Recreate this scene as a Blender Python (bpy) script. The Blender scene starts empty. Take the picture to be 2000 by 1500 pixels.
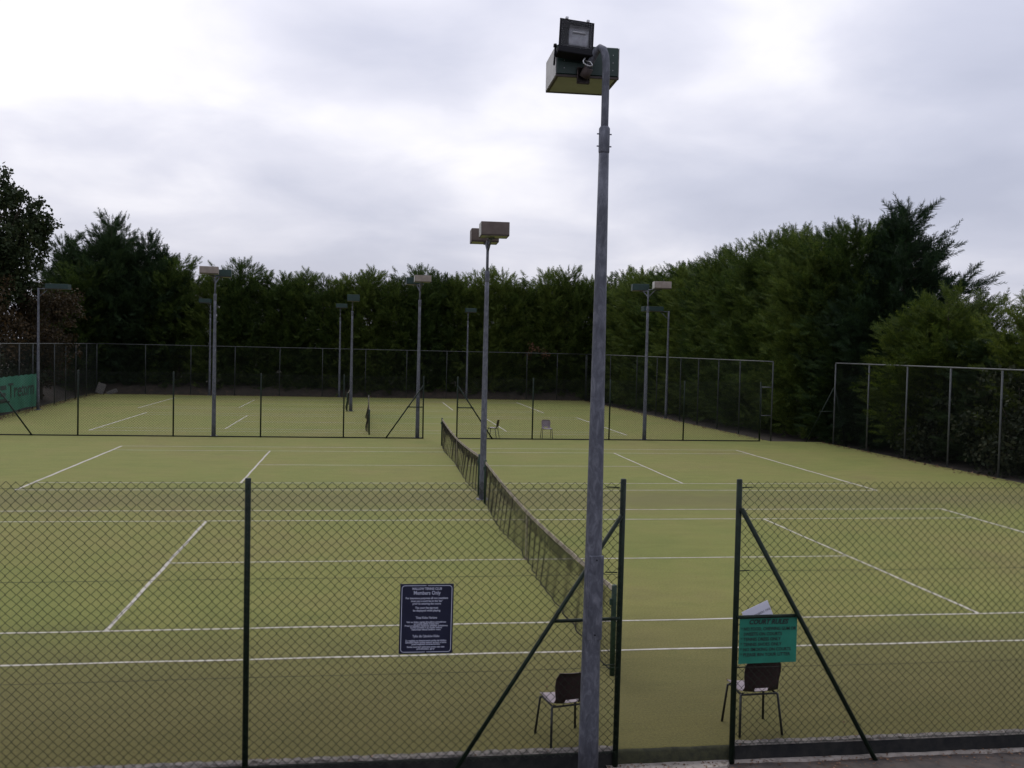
import bpy, math, random
import numpy as np
from mathutils import Vector, Matrix

R = math.radians
random.seed(7)
rng = np.random.default_rng(11)
SC = bpy.context.scene
COL = SC.collection

# ------------------------------------------------------------------ camera
cam_d = bpy.data.cameras.new('camera')
cam = bpy.data.objects.new('camera', cam_d)
COL.objects.link(cam)
YAW, PITCH, ROLL = -0.149626, -0.037174, 0.022596
cy, sy, cp, sp = math.cos(YAW), math.sin(YAW), math.cos(PITCH), math.sin(PITCH)
fw = Vector((-sy * cp, cy * cp, sp))
rt = Vector((cy, sy, 0))
up = rt.cross(fw)
cr, sr = math.cos(ROLL), math.sin(ROLL)
r2 = cr * rt + sr * up
u2 = -sr * rt + cr * up
M4 = Matrix((r2, u2, -fw)).transposed().to_4x4()
M4.translation = Vector((-3.0016, -17.661, 3.9272))
cam.matrix_world = M4
cam_d.sensor_width = 36
cam_d.lens = 1893.3 * 36 / 2000
cam_d.clip_start = 0.05
cam_d.clip_end = 3000
SC.camera = cam

# ------------------------------------------------------------------ sky, sun, exposure
SUN_EL, SUN_AZ = 48.0, 12.0          # degrees; azimuth measured from +Y towards -X
world = bpy.data.worlds.new('World')
SC.world = world
world.use_nodes = True
wt = world.node_tree
for n in list(wt.nodes):
    wt.nodes.remove(n)


def N(t, kind, **kw):
    n = t.nodes.new(kind)
    for k, v in kw.items():
        setattr(n, k, v)
    return n


def mathn(t, op, a, b=None, c=None, clamp=False):
    n = N(t, 'ShaderNodeMath', operation=op)
    n.use_clamp = clamp
    for i, v in enumerate((a, b, c)):
        if v is None:
            continue
        if isinstance(v, (int, float)):
            n.inputs[i].default_value = v
        else:
            t.links.new(v, n.inputs[i])
    return n.outputs[0]


def ramp(t, fac, stops, interp='LINEAR'):
    n = N(t, 'ShaderNodeValToRGB')
    n.color_ramp.interpolation = interp
    e = n.color_ramp.elements
    while len(e) < len(stops):
        e.new(0.5)
    for el, (p, c) in zip(e, stops):
        el.position = p
        el.color = (*c, 1) if len(c) == 3 else c
    t.links.new(fac, n.inputs[0])
    return n.outputs[0]


def mixc(t, fac, a, b, mode='MIX'):
    n = N(t, 'ShaderNodeMix', data_type='RGBA', blend_type=mode)
    for s, v in ((n.inputs[0], fac), (n.inputs[6], a), (n.inputs[7], b)):
        if isinstance(v, (int, float)):
            s.default_value = v
        elif isinstance(v, tuple):
            s.default_value = (*v, 1)
        else:
            t.links.new(v, s)
    return n.outputs[2]


def noise(t, vec, scale, detail=4, rough=0.55, dist=0.0):
    n = N(t, 'ShaderNodeTexNoise')
    n.inputs['Scale'].default_value = scale
    n.inputs['Detail'].default_value = detail
    n.inputs['Roughness'].default_value = rough
    n.inputs['Distortion'].default_value = dist
    if vec is not None:
        t.links.new(vec, n.inputs['Vector'])
    return n.outputs['Fac']


LOBES = [(-0.36, 0.84, 0.345, 45, 0.20), (0.172, 0.935, 0.225, 320, 0.13), (0.37, 0.86, 0.28, 200, 0.12), (0.08, 0.88, 0.37, 120, 0.06), (0.15, 0.97, 0.09, 60, 0.03), (-0.02, 0.95, 0.27, 160, -0.05), (0.55, 0.80, 0.2, 60, -0.03)]
sky = N(wt, 'ShaderNodeTexSky', sky_type='NISHITA', sun_disc=False)
sky.sun_elevation = R(SUN_EL)
sky.sun_rotation = R(-SUN_AZ)
sky.dust_density = 3.0
tc = N(wt, 'ShaderNodeTexCoord')
sep = N(wt, 'ShaderNodeSeparateXYZ')
wt.links.new(tc.outputs['Generated'], sep.inputs[0])
dz = mathn(wt, 'MAXIMUM', sep.outputs[2], 0.0)
den = mathn(wt, 'ADD', dz, 0.26)
cx_ = mathn(wt, 'DIVIDE', sep.outputs[0], den)
cy_ = mathn(wt, 'DIVIDE', sep.outputs[1], den)
cmb = N(wt, 'ShaderNodeCombineXYZ')
wt.links.new(cx_, cmb.inputs[0]); wt.links.new(cy_, cmb.inputs[1])
cmb.inputs[2].default_value = 3.7
n1 = noise(wt, cmb.outputs[0], 0.8, 3, 0.45, 0.3)
n2 = noise(wt, cmb.outputs[0], 2.6, 5, 0.5, 0.25)
cl = mathn(wt, 'ADD', mathn(wt, 'MULTIPLY', n1, 0.64), mathn(wt, 'MULTIPLY', n2, 0.36))
# thinner patches of the cloud deck, where the light comes through
def lobe(dx, dy, dz_, k, amp):
    n = N(wt, 'ShaderNodeVectorMath', operation='DOT_PRODUCT')
    wt.links.new(tc.outputs['Generated'], n.inputs[0])
    n.inputs[1].default_value = Vector((dx, dy, dz_)).normalized()
    e = mathn(wt, 'EXPONENT', mathn(wt, 'MULTIPLY', mathn(wt, 'SUBTRACT', n.outputs['Value'], 1.0), k))
    return mathn(wt, 'MULTIPLY', e, amp)


for lb_ in LOBES:
    cl = mathn(wt, 'ADD', cl, lobe(*lb_))
cloud = ramp(wt, cl, [(0.34, (0.53, 0.555, 0.69)), (0.46, (0.635, 0.655, 0.79)), (0.56, (0.80, 0.805, 0.92)), (0.68, (1.10, 1.08, 1.13))])
# overcast sky: luminance grows from the horizon to the zenith as (1 + 2 sin e)
grad = mathn(wt, 'ADD', mathn(wt, 'MULTIPLY', dz, 0.55), 0.90)
vm = N(wt, 'ShaderNodeVectorMath', operation='SCALE')
wt.links.new(cloud, vm.inputs[0]); wt.links.new(grad, vm.inputs['Scale'])
skyc = N(wt, 'ShaderNodeVectorMath', operation='SCALE')
wt.links.new(sky.outputs[0], skyc.inputs[0]); skyc.inputs['Scale'].default_value = 0.10
wm = mixc(wt, 0.1, vm.outputs[0], skyc.outputs[0])
bg = N(wt, 'ShaderNodeBackground')
bg.inputs[1].default_value = 1.0
wt.links.new(wm, bg.inputs[0])
wo = N(wt, 'ShaderNodeOutputWorld')
wt.links.new(bg.outputs[0], wo.inputs[0])

sun_d = bpy.data.lights.new('sun', 'SUN')
sun_d.energy = 1.0
sun_d.angle = R(26)
sun_d.color = (1.0, 0.96, 0.9)
sun = bpy.data.objects.new('sun', sun_d)
COL.objects.link(sun)
el, az = R(SUN_EL), R(SUN_AZ)
to_sun = Vector((-math.sin(az) * math.cos(el), math.cos(az) * math.cos(el), math.sin(el)))
sun.rotation_euler = to_sun.to_track_quat('Z', 'Y').to_euler()
sun.location = (0, 20, 60)

SC.view_settings.view_transform = 'Standard'
SC.view_settings.look = 'None'
SC.view_settings.exposure = 0.0
SC.view_settings.gamma = 1.0
SC.view_settings.use_curve_mapping = False
SC.cycles.use_denoising = True
SC.cycles.max_bounces = 8
SC.cycles.transparent_max_bounces = 16


# ------------------------------------------------------------------ materials
def new_mat(name):
    m = bpy.data.materials.new(name)
    m.use_nodes = True
    t = m.node_tree
    return m, t, t.nodes['Principled BSDF']


def setc(t, sock, v):
    if isinstance(v, tuple):
        sock.default_value = (*v, 1) if len(v) == 3 else v
    elif isinstance(v, (int, float)):
        sock.default_value = v
    else:
        t.links.new(v, sock)


def bump(t, b, h, strength=0.3, dist=0.02):
    n = N(t, 'ShaderNodeBump')
    n.inputs['Strength'].default_value = strength
    n.inputs['Distance'].default_value = dist
    t.links.new(h, n.inputs['Height'])
    t.links.new(n.outputs[0], b.inputs['Normal'])


def objco(t):
    return N(t, 'ShaderNodeTexCoord').outputs['Object']


def mat_var(name, c1, c2, scale=8.0, rough=0.7, metallic=0.0, c3=None, thr=0.62, bs=0.15, detail=5):
    """two-tone mottled surface with optional third colour in blotches"""
    m, t, b = new_mat(name)
    co = objco(t)
    f = noise(t, co, scale, detail, 0.6)
    c = ramp(t, f, [(0.32, c1), (0.68, c2)])
    if c3:
        f2 = noise(t, co, scale * 0.6, 6, 0.7, 0.4)
        k = ramp(t, f2, [(thr, (0, 0, 0)), (thr + 0.05, (1, 1, 1))])
        c = mixc(t, k, c, c3)
    t.links.new(c, b.inputs['Base Color'])
    b.inputs['Roughness'].default_value = rough
    b.inputs['Metallic'].default_value = metallic
    if bs:
        bump(t, b, f, bs, 0.01)
    return m


MAT = {}
# sand-filled artificial turf
m, t, b = new_mat('turf'); MAT['turf'] = m
co = objco(t)
mp = N(t, 'ShaderNodeMapping'); mp.inputs['Scale'].default_value = (1.0, 1.0, 1.0)
t.links.new(co, mp.inputs['Vector'])
big = noise(t, mp.outputs[0], 0.16, 5, 0.55, 0.5)
med = noise(t, mp.outputs[0], 0.9, 6, 0.6, 0.3)
fin = noise(t, mp.outputs[0], 34.0, 5, 0.75)
mix1 = mathn(t, 'ADD', mathn(t, 'MULTIPLY', big, 0.62), mathn(t, 'MULTIPLY', med, 0.38))
c = ramp(t, mix1, [(0.34, (0.142, 0.162, 0.033)), (0.47, (0.164, 0.172, 0.038)), (0.58, (0.178, 0.170, 0.044)), (0.70, (0.165, 0.143, 0.046))])
# worn brown along the net lines, plus foreground shading painted into the front strip
gx = N(t, 'ShaderNodeSeparateXYZ'); t.links.new(co, gx.inputs[0])
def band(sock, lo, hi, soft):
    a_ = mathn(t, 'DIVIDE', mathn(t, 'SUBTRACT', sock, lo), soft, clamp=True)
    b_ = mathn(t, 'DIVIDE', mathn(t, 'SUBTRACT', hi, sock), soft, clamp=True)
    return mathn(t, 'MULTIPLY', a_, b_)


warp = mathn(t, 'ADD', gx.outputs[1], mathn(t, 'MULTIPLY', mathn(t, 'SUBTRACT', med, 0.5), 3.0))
dirt_shade = mathn(t, 'ADD', mathn(t, 'MULTIPLY', band(warp, 4.6, 9.6, 2.2), 0.6), mathn(t, 'MULTIPLY', band(warp, -30, -3.6, 3.5), 0.75), clamp=True)
c = mixc(t, dirt_shade, c, (0.122, 0.104, 0.042))
moss = band(warp, -30, -3.0, 5.0)  # lens vignette painted into the turf colour, darker towards the front
c = mixc(t, mathn(t, 'MULTIPLY', moss, 0.85), c, (0.088, 0.077, 0.017))  # mixes the painted vignette into the turf colour, no real moss
fing = ramp(t, fin, [(0.25, (0.55, 0.55, 0.53)), (0.75, (1.36, 1.36, 1.34))])
c = mixc(t, 1.0, c, fing, 'MULTIPLY')
mp2 = N(t, 'ShaderNodeMapping'); mp2.inputs['Scale'].default_value = (0.55, 1.6, 1.0)
t.links.new(co, mp2.inputs['Vector'])
pat = noise(t, mp2.outputs[0], 1.5, 7, 0.68, 0.5)
c = mixc(t, 1.0, c, ramp(t, pat, [(0.28, (0.87, 0.89, 0.84)), (0.5, (1.0, 1.0, 1.0)), (0.72, (1.11, 1.09, 1.12))]), 'MULTIPLY')
mossn = noise(t, co, 0.75, 7, 0.7, 0.8)
c = mixc(t, mathn(t, 'MULTIPLY', ramp(t, mossn, [(0.58, (0, 0, 0)), (0.72, (1, 1, 1))]), 0.22), c, (0.070, 0.095, 0.022))
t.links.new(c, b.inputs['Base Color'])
b.inputs['Roughness'].default_value = 0.95
b.inputs['Specular IOR Level'].default_value = 0.2
b.inputs['Sheen Weight'].default_value = 0.07
b.inputs['Sheen Roughness'].default_value = 0.6
b.inputs['Sheen Tint'].default_value = (0.85, 0.82, 0.6, 1)
bump(t, b, noise(t, co, 120, 3, 0.7), 0.6, 0.012)

# line paint / white woven turf
m, t, b = new_mat('line_white'); MAT['line'] = m
co = objco(t)
f = noise(t, co, 5.0, 6, 0.7)
c = ramp(t, f, [(0.3, (0.30, 0.275, 0.21)), (0.55, (0.47, 0.44, 0.38))])
wear = noise(t, co, 1.3, 8, 0.75, 0.6)
c = mixc(t, ramp(t, wear, [(0.52, (0, 0, 0)), (0.72, (0.65, 0.65, 0.65))]), c, (0.17, 0.165, 0.07))
t.links.new(c, b.inputs['Base Color']); b.inputs['Roughness'].default_value = 0.9
bump(t, b, noise(t, co, 120, 3, 0.7), 0.5, 0.01)

MAT['sill_turf'] = mat_var('sill_turf', (0.014, 0.015, 0.007), (0.040, 0.040, 0.016), 14.0, 0.95, bs=0.6)
MAT['soil'] = mat_var('soil', (0.022, 0.017, 0.012), (0.05, 0.036, 0.024), 3.0, 0.95, c3=(0.075, 0.05, 0.03), thr=0.6, bs=0.6)
MAT['asphalt'] = mat_var('asphalt', (0.040, 0.034, 0.031), (0.085, 0.066, 0.055), 5.0, 0.92, c3=(0.06, 0.036, 0.024), thr=0.55, bs=0.6)
MAT['concrete'] = mat_var('concrete', (0.20, 0.175, 0.15), (0.34, 0.30, 0.26), 7.0, 0.92, c3=(0.10, 0.08, 0.06), thr=0.6, bs=0.5)
MAT['kerb'] = mat_var('kerb_dark', (0.010, 0.011, 0.012), (0.026, 0.025, 0.023), 9.0, 0.9, c3=(0.06, 0.05, 0.04), thr=0.66, bs=0.5)
MAT['kerbtop'] = mat_var('kerb_top', (0.06, 0.052, 0.045), (0.19, 0.17, 0.15), 22.0, 0.95, c3=(0.05, 0.04, 0.03), thr=0.58, bs=0.6)
# galvanised steel, mottled spangle
m, t, b = new_mat('galvanised'); MAT['galv'] = m
co = objco(t)
mp = N(t, 'ShaderNodeMapping'); mp.inputs['Scale'].default_value = (1, 1, 0.45)
t.links.new(co, mp.inputs['Vector'])
f = noise(t, mp.outputs[0], 16, 7, 0.72, 0.6)
f2 = noise(t, mp.outputs[0], 2.2, 4, 0.6)
c = ramp(t, f, [(0.30, (0.050, 0.053, 0.068)), (0.5, (0.095, 0.100, 0.122)), (0.70, (0.19, 0.195, 0.225))])
c = mixc(t, 1.0, c, ramp(t, f2, [(0.3, (0.7, 0.7, 0.7)), (0.7, (1.15, 1.15, 1.15))]), 'MULTIPLY')
t.links.new(c, b.inputs['Base Color'])
b.inputs['Roughness'].default_value = 0.62; b.inputs['Metallic'].default_value = 0.15
bump(t, b, f, 0.12, 0.004)
MAT['galv_far'] = mat_var('galvanised_post', (0.055, 0.060, 0.062), (0.10, 0.105, 0.108), 3.0, 0.6, 0.15)
MAT['dull_post'] = mat_var('dull_post', (0.022, 0.026, 0.026), (0.045, 0.05, 0.05), 3.0, 0.7)
MAT['dark_post'] = mat_var('green_coated_post', (0.004, 0.009, 0.005), (0.010, 0.021, 0.012), 14, 0.5, c3=(0.04, 0.045, 0.04), thr=0.74, bs=0.1)
MAT['wire'] = mat_var('green_wire', (0.010, 0.016, 0.010), (0.022, 0.03, 0.018), 3, 0.5, bs=0)
MAT['wire_far'] = mat_var('dark_wire', (0.010, 0.014, 0.011), (0.02, 0.025, 0.02), 3, 0.6, bs=0)
MAT['net_post'] = mat_var('net_post_green', (0.008, 0.025, 0.014), (0.014, 0.042, 0.024), 8, 0.5)
MAT['net'] = mat_var('net_cord', (0.016, 0.014, 0.010), (0.035, 0.03, 0.022), 1.5, 0.9, bs=0)
MAT['net_tape'] = mat_var('net_tape', (0.16, 0.13, 0.09), (0.36, 0.31, 0.24), 3.0, 0.9, c3=(0.08, 0.06, 0.04), thr=0.6)
MAT['box_green'] = mat_var('lamp_green', (0.008, 0.026, 0.020), (0.015, 0.040, 0.030), 5, 0.5, c3=(0.28, 0.30, 0.28), thr=0.76, bs=0.1)
MAT['box_teal'] = mat_var('lamp_teal', (0.004, 0.021, 0.018), (0.008, 0.033, 0.028), 5, 0.55, bs=0.1)
MAT['box_brown'] = mat_var('lamp_brown', (0.085, 0.062, 0.053), (0.125, 0.095, 0.083), 5, 0.6, c3=(0.26, 0.23, 0.20), thr=0.73, bs=0.1)
MAT['box_beige'] = mat_var('lamp_beige', (0.19, 0.155, 0.135), (0.28, 0.235, 0.21), 5, 0.6, c3=(0.16, 0.11, 0.085), thr=0.66, bs=0.1)
MAT['box_side'] = mat_var('lamp_side', (0.36, 0.35, 0.33), (0.50, 0.49, 0.47), 6, 0.6, c3=(0.22, 0.2, 0.17), thr=0.66, bs=0.1)
MAT['diffuser'] = mat_var('lamp_diffuser', (0.17, 0.175, 0.15), (0.26, 0.26, 0.22), 4, 0.35, bs=0.05)
MAT['edge'] = mat_var('lamp_edge', (0.03, 0.022, 0.02), (0.07, 0.05, 0.045), 9, 0.7, bs=0.1)
MAT['black'] = mat_var('black_metal', (0.004, 0.004, 0.006), (0.010, 0.010, 0.013), 8, 0.75, bs=0.1)
MAT['reflector'] = mat_var('reflector', (0.10, 0.10, 0.11), (0.22, 0.22, 0.23), 12, 0.35, 0.7, bs=0.1)
m, t, b = new_mat('lamp_glass'); MAT['glass'] = m
b.inputs['Base Color'].default_value = (0.8, 0.82, 0.85, 1); b.inputs['Roughness'].default_value = 0.1
b.inputs['Transmission Weight'].default_value = 0.9; b.inputs['Alpha'].default_value = 0.12
MAT['clip'] = mat_var('clip_steel', (0.4, 0.4, 0.4), (0.55, 0.55, 0.55), 20, 0.4, 0.5)
MAT['navy'] = mat_var('sign_navy', (0.006, 0.008, 0.026), (0.010, 0.013, 0.036), 6, 0.35, bs=0)
MAT['sign_white'] = mat_var('sign_white', (0.42, 0.44, 0.55), (0.52, 0.54, 0.64), 12, 0.5, bs=0)
MAT['sign_green'] = mat_var('sign_green', (0.006, 0.135, 0.085), (0.012, 0.175, 0.115), 6, 0.5, bs=0.05)
MAT['ink'] = mat_var('ink', (0.008, 0.012, 0.012), (0.014, 0.02, 0.02), 10, 0.6, bs=0)
MAT['paper'] = mat_var('paper', (0.56, 0.56, 0.64), (0.66, 0.66, 0.73), 5, 0.6, bs=0.05)
MAT['banner'] = mat_var('banner_green', (0.012, 0.105, 0.065), (0.026, 0.15, 0.095), 1.4, 0.7, bs=0.1)
MAT['banner_ink'] = mat_var('banner_ink', (0.010, 0.022, 0.018), (0.02, 0.035, 0.03), 4, 0.7, bs=0)
MAT['chair_back'] = mat_var('chair_shell_shaded', (0.024, 0.015, 0.014), (0.042, 0.027, 0.025), 6, 0.45, bs=0.05)  # same mauve shell, with the back's shade painted in as dark brown
MAT['chair_face'] = mat_var('chair_shell_mauve', (0.16, 0.125, 0.135), (0.24, 0.195, 0.21), 7, 0.5, bs=0.05)
MAT['chair_leg'] = mat_var('chair_leg', (0.008, 0.008, 0.009), (0.02, 0.02, 0.02), 12, 0.45, bs=0.05)
MAT['bark'] = mat_var('bark', (0.025, 0.018, 0.012), (0.065, 0.048, 0.034), 9, 0.95, bs=0.6)
MAT['rubble'] = mat_var('pale_scrap', (0.07, 0.065, 0.06), (0.15, 0.14, 0.13), 9, 0.8)


for k_ in ('dark_post', 'wire', 'wire_far', 'net', 'black', 'kerb', 'chair_back'):
    MAT[k_].node_tree.nodes['Principled BSDF'].inputs['Specular IOR Level'].default_value = 0.22


def foliage(name, stops, trans=0.2, scale=0.9):
    m, t, b = new_mat(name)
    oi = N(t, 'ShaderNodeObjectInfo')
    geo = N(t, 'ShaderNodeNewGeometry')
    co = objco(t)
    f = noise(t, co, scale, 4, 0.6)
    v = mathn(t, 'ADD', mathn(t, 'MULTIPLY', geo.outputs['Random Per Island'], 0.45),
              mathn(t, 'ADD', mathn(t, 'MULTIPLY', f, 0.45), mathn(t, 'MULTIPLY', mathn(t, 'SUBTRACT', oi.outputs['Random'], 0.2), 0.34)))
    c = ramp(t, v, stops)
    t.links.new(c, b.inputs['Base Color'])
    b.inputs['Roughness'].default_value = 0.75
    b.inputs['Specular IOR Level'].default_value = 0.25
    tr = N(t, 'ShaderNodeBsdfTranslucent')
    t.links.new(c, tr.inputs[0])
    mx = N(t, 'ShaderNodeMixShader'); mx.inputs[0].default_value = trans
    t.links.new(b.outputs[0], mx.inputs[1]); t.links.new(tr.outputs[0], mx.inputs[2])
    t.links.new(mx.outputs[0], t.nodes['Material Output'].inputs[0])
    return m


MAT['leyland'] = foliage('leyland_green', [(0.2, (0.015, 0.032, 0.008)), (0.5, (0.046, 0.078, 0.015)), (0.8, (0.115, 0.150, 0.028))], 0.32)
MAT['leyland_dark'] = foliage('leyland_bluegreen', [(0.2, (0.010, 0.023, 0.010)), (0.5, (0.020, 0.042, 0.015)), (0.8, (0.042, 0.070, 0.021))])
MAT['leyland_gold'] = foliage('leyland_yellowgreen', [(0.2, (0.030, 0.054, 0.010)), (0.5, (0.075, 0.105, 0.016)), (0.8, (0.135, 0.160, 0.025))], 0.32)
MAT['oak'] = foliage('oak_leaf', [(0.2, (0.014, 0.026, 0.009)), (0.55, (0.028, 0.042, 0.013)), (0.9, (0.055, 0.055, 0.018))], 0.2)
MAT['copper'] = foliage('copper_leaf', [(0.2, (0.018, 0.013, 0.008)), (0.5, (0.038, 0.027, 0.012)), (0.85, (0.080, 0.048, 0.018))], 0.2)
MAT['bramble'] = foliage('bramble_leaf', [(0.2, (0.012, 0.018, 0.008)), (0.5, (0.022, 0.030, 0.012)), (0.85, (0.050, 0.052, 0.02))], 0.2)
MAT['deadleaf'] = foliage('dead_leaf', [(0.2, (0.05, 0.026, 0.014)), (0.5, (0.12, 0.06, 0.03)), (0.85, (0.30, 0.17, 0.10))], 0.1, 6)


# ------------------------------------------------------------------ mesh helpers
class MB:
    def __init__(s):
        s.v = []; s.f = []; s.mi = []

    def add(s, vs, fs, mi=0):
        o = len(s.v)
        s.v += [tuple(v) for v in vs]
        s.f += [tuple(i + o for i in f) for f in fs]
        s.mi += [mi] * len(fs)

    def box(s, c, d, rot=None, mi=0, bev=0.0):
        hx, hy, hz = d[0] / 2, d[1] / 2, d[2] / 2
        c = Vector(c)
        if bev <= 0:
            vs = [Vector((x, y, z)) for x in (-hx, hx) for y in (-hy, hy) for z in (-hz, hz)]
            fs = [(0, 1, 3, 2), (4, 6, 7, 5), (0, 4, 5, 1), (2, 3, 7, 6), (0, 2, 6, 4), (1, 5, 7, 3)]
        else:
            vs = []; idx = {}
            for sx in (-1, 1):
                for sy_ in (-1, 1):
                    for sz in (-1, 1):
                        for a in range(3):
                            q = [sx * (hx - bev), sy_ * (hy - bev), sz * (hz - bev)]
                            q[a] = (sx * hx, sy_ * hy, sz * hz)[a]
                            idx[(sx, sy_, sz, a)] = len(vs); vs.append(Vector(q))
            fs = []
            for a in range(3):
                b_, c_ = (a + 1) % 3, (a + 2) % 3
                for sg in (-1, 1):
                    q = []
                    for (p1, p2) in ((-1, -1), (1, -1), (1, 1), (-1, 1)):
                        k = [0, 0, 0]; k[a] = sg; k[b_] = p1; k[c_] = p2
                        q.append(idx[(*k, a)])
                    fs.append(tuple(q if sg > 0 else q[::-1]))
                for p1 in (-1, 1):
                    for p2 in (-1, 1):
                        k0 = [0, 0, 0]; k0[b_] = p1; k0[c_] = p2
                        ka = list(k0); kb = list(k0); ka[a] = -1; kb[a] = 1
                        q = [idx[(*ka, b_)], idx[(*kb, b_)], idx[(*kb, c_)], idx[(*ka, c_)]]
                        fs.append(tuple(q if p1 * p2 > 0 else q[::-1]))
            for sx in (-1, 1):
                for sy_ in (-1, 1):
                    for sz in (-1, 1):
                        q = [idx[(sx, sy_, sz, a)] for a in range(3)]
                        fs.append(tuple(q if sx * sy_ * sz > 0 else q[::-1]))
        if rot is not None:
            vs = [rot @ v for v in vs]
        s.add([c + v for v in vs], fs, mi)
        return s

    def tube(s, pts, rad, sides=10, mi=0, cap=True):
        pts = [Vector(p) for p in pts]
        if isinstance(rad, (int, float)):
            rad = [rad] * len(pts)
        rings = []
        prev = None
        vs = []
        for i, p in enumerate(pts):
            if i == 0: d = pts[1] - pts[0]
            elif i == len(pts) - 1: d = pts[-1] - pts[-2]
            else: d = (pts[i + 1] - pts[i]).normalized() + (pts[i] - pts[i - 1]).normalized()
            d.normalize()
            if prev is None:
                a = Vector((0, 0, 1)) if abs(d.z) < 0.9 else Vector((1, 0, 0))
                x = d.cross(a).normalized()
            else:
                x = (prev - d * prev.dot(d)).normalized()
            prev = x
            y = d.cross(x)
            rings.append(len(vs))
            for k in range(sides):
                a = 2 * math.pi * (k + 0.5) / sides
                vs.append(p + rad[i] * (math.cos(a) * x + math.sin(a) * y))
        fs = []
        for i in range(len(pts) - 1):
            for k in range(sides):
                k2 = (k + 1) % sides
                fs.append((rings[i] + k, rings[i] + k2, rings[i + 1] + k2, rings[i + 1] + k))
        if cap:
            fs.append(tuple(rings[0] + k for k in range(sides))[::-1])
            fs.append(tuple(rings[-1] + k for k in range(sides)))
        s.add(vs, fs, mi)
        return s

    def quad(s, a, b, c, d, mi=0):
        s.add([a, b, c, d], [(0, 1, 2, 3)], mi)
        return s

    def mesh(s, name, mats, smooth=False):
        me = bpy.data.meshes.new(name)
        me.from_pydata(s.v, [], s.f)
        for m in (mats if isinstance(mats, (list, tuple)) else [mats]):
            me.materials.append(MAT[m])
        if any(s.mi):
            me.polygons.foreach_set('material_index', s.mi)
        if smooth:
            me.polygons.foreach_set('use_smooth', [len(f) <= 4 for f in s.f])
        me.update()
        return me

    def build(s, name, mats, parent=None, smooth=False, loc=None):
        o = bpy.data.objects.new(name, s.mesh(name, mats, smooth))
        COL.objects.link(o)
        if parent: o.parent = parent
        if loc: o.location = loc
        return o


def np_mesh(name, verts, faces, mat, smooth=False):
    """verts (n,3), faces (m,k) numpy arrays"""
    me = bpy.data.meshes.new(name)
    k = faces.shape[1]
    me.vertices.add(len(verts)); me.vertices.foreach_set('co', np.ascontiguousarray(verts, dtype=np.float32).ravel())
    me.loops.add(faces.size); me.loops.foreach_set('vertex_index', np.ascontiguousarray(faces, dtype=np.int32).ravel())
    me.polygons.add(len(faces))
    me.polygons.foreach_set('loop_start', np.arange(0, faces.size, k, dtype=np.int32))
    me.materials.append(MAT[mat])
    me.update(calc_edges=True)
    if smooth:
        me.polygons.foreach_set('use_smooth', np.ones(len(faces), dtype=bool))
    return me


def link(name, me, parent=None, loc=None, rotz=None):
    o = bpy.data.objects.new(name, me)
    COL.objects.link(o)
    if parent: o.parent = parent
    if loc is not None: o.location = loc
    if rotz is not None: o.rotation_euler = (0, 0, rotz)
    return o


def tag(o, label, cat, group=None):
    o['label'] = label; o['category'] = cat
    if group: o['group'] = group
    return o


def thing(name, label, cat, loc=(0, 0, 0), rotz=0.0, group=None):
    o = bpy.data.objects.new(name, None)
    o.empty_display_size = 0.2
    COL.objects.link(o)
    o.location = loc; o.rotation_euler = (0, 0, rotz)
    return tag(o, label, cat, group)


def struct(o):
    o['kind'] = 'structure'
    return o


def text_mesh(name, body, size, mat, parent, mtx, align='CENTER', shear=0.0, offset=0.0, width=None):
    cu = bpy.data.curves.new(name, 'FONT')
    cu.body = body; cu.size = size; cu.align_x = align; cu.shear = shear; cu.offset = offset
    cu.resolution_u = 2
    o = bpy.data.objects.new(name, cu)
    COL.objects.link(o)
    bpy.context.view_layer.update()
    dg = bpy.context.evaluated_depsgraph_get()
    me = bpy.data.meshes.new_from_object(o.evaluated_get(dg))
    bpy.data.objects.remove(o); bpy.data.curves.remove(cu)
    me.materials.clear(); me.materials.append(MAT[mat])
    if width:
        xs = [v.co.x for v in me.vertices]
        k = width / (max(xs) - min(xs))
        for v in me.vertices: v.co.x *= k
    me.transform(mtx)
    return link(name, me, parent)


# ------------------------------------------------------------------ ground and courts
ZP = -0.14            # path level in front of the fence
g = MB(); g.quad((-600, -600, -0.165), (600, -600, -0.165), (600, 900, -0.165), (-600, 900, -0.165))
struct(g.build('ground', 'soil'))

FY = -8.50            # turf edge towards the path
turf_outline = [(-21.4, FY), (18.15, FY), (17.36, 23.3), (15.0, 23.6), (13.6, 55.2), (-22.4, 55.2), (-20.6, 30.0)]
tb = MB()
nv = len(turf_outline)
tb.add([(x, y, 0) for x, y in turf_outline], [tuple(range(nv))])
for i in range(nv):
    a, c_ = turf_outline[i], turf_outline[(i + 1) % nv]
    tb.quad((*c_, 0), (*a, 0), (*a, -0.15), (*c_, -0.15))
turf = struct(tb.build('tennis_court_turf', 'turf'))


def line(name, x0, y0, x1, y1, w):
    d = Vector((x1 - x0, y1 - y0, 0)); L = d.length; d.normalize()
    n_ = Vector((-d.y, d.x, 0))
    k = max(2, int(L / 0.45))
    vs = []; fs = []
    ph = random.uniform(0, 9)
    for i in range(k + 1):
        p = Vector((x0, y0, 0.004)) + d * (L * i / k)
        wob = 0.006 * math.sin(i * 1.3 + ph) + random.uniform(-.004, .004)
        ww = w / 2 * random.uniform(0.9, 1.08)
        vs += [p + n_ * (wob - ww), p + n_ * (wob + ww)]
        if i: fs.append((2 * i - 2, 2 * i, 2 * i + 1, 2 * i - 1))
    mb = MB(); mb.add(vs, fs)
    return mb.build(name, 'line', turf)


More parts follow.
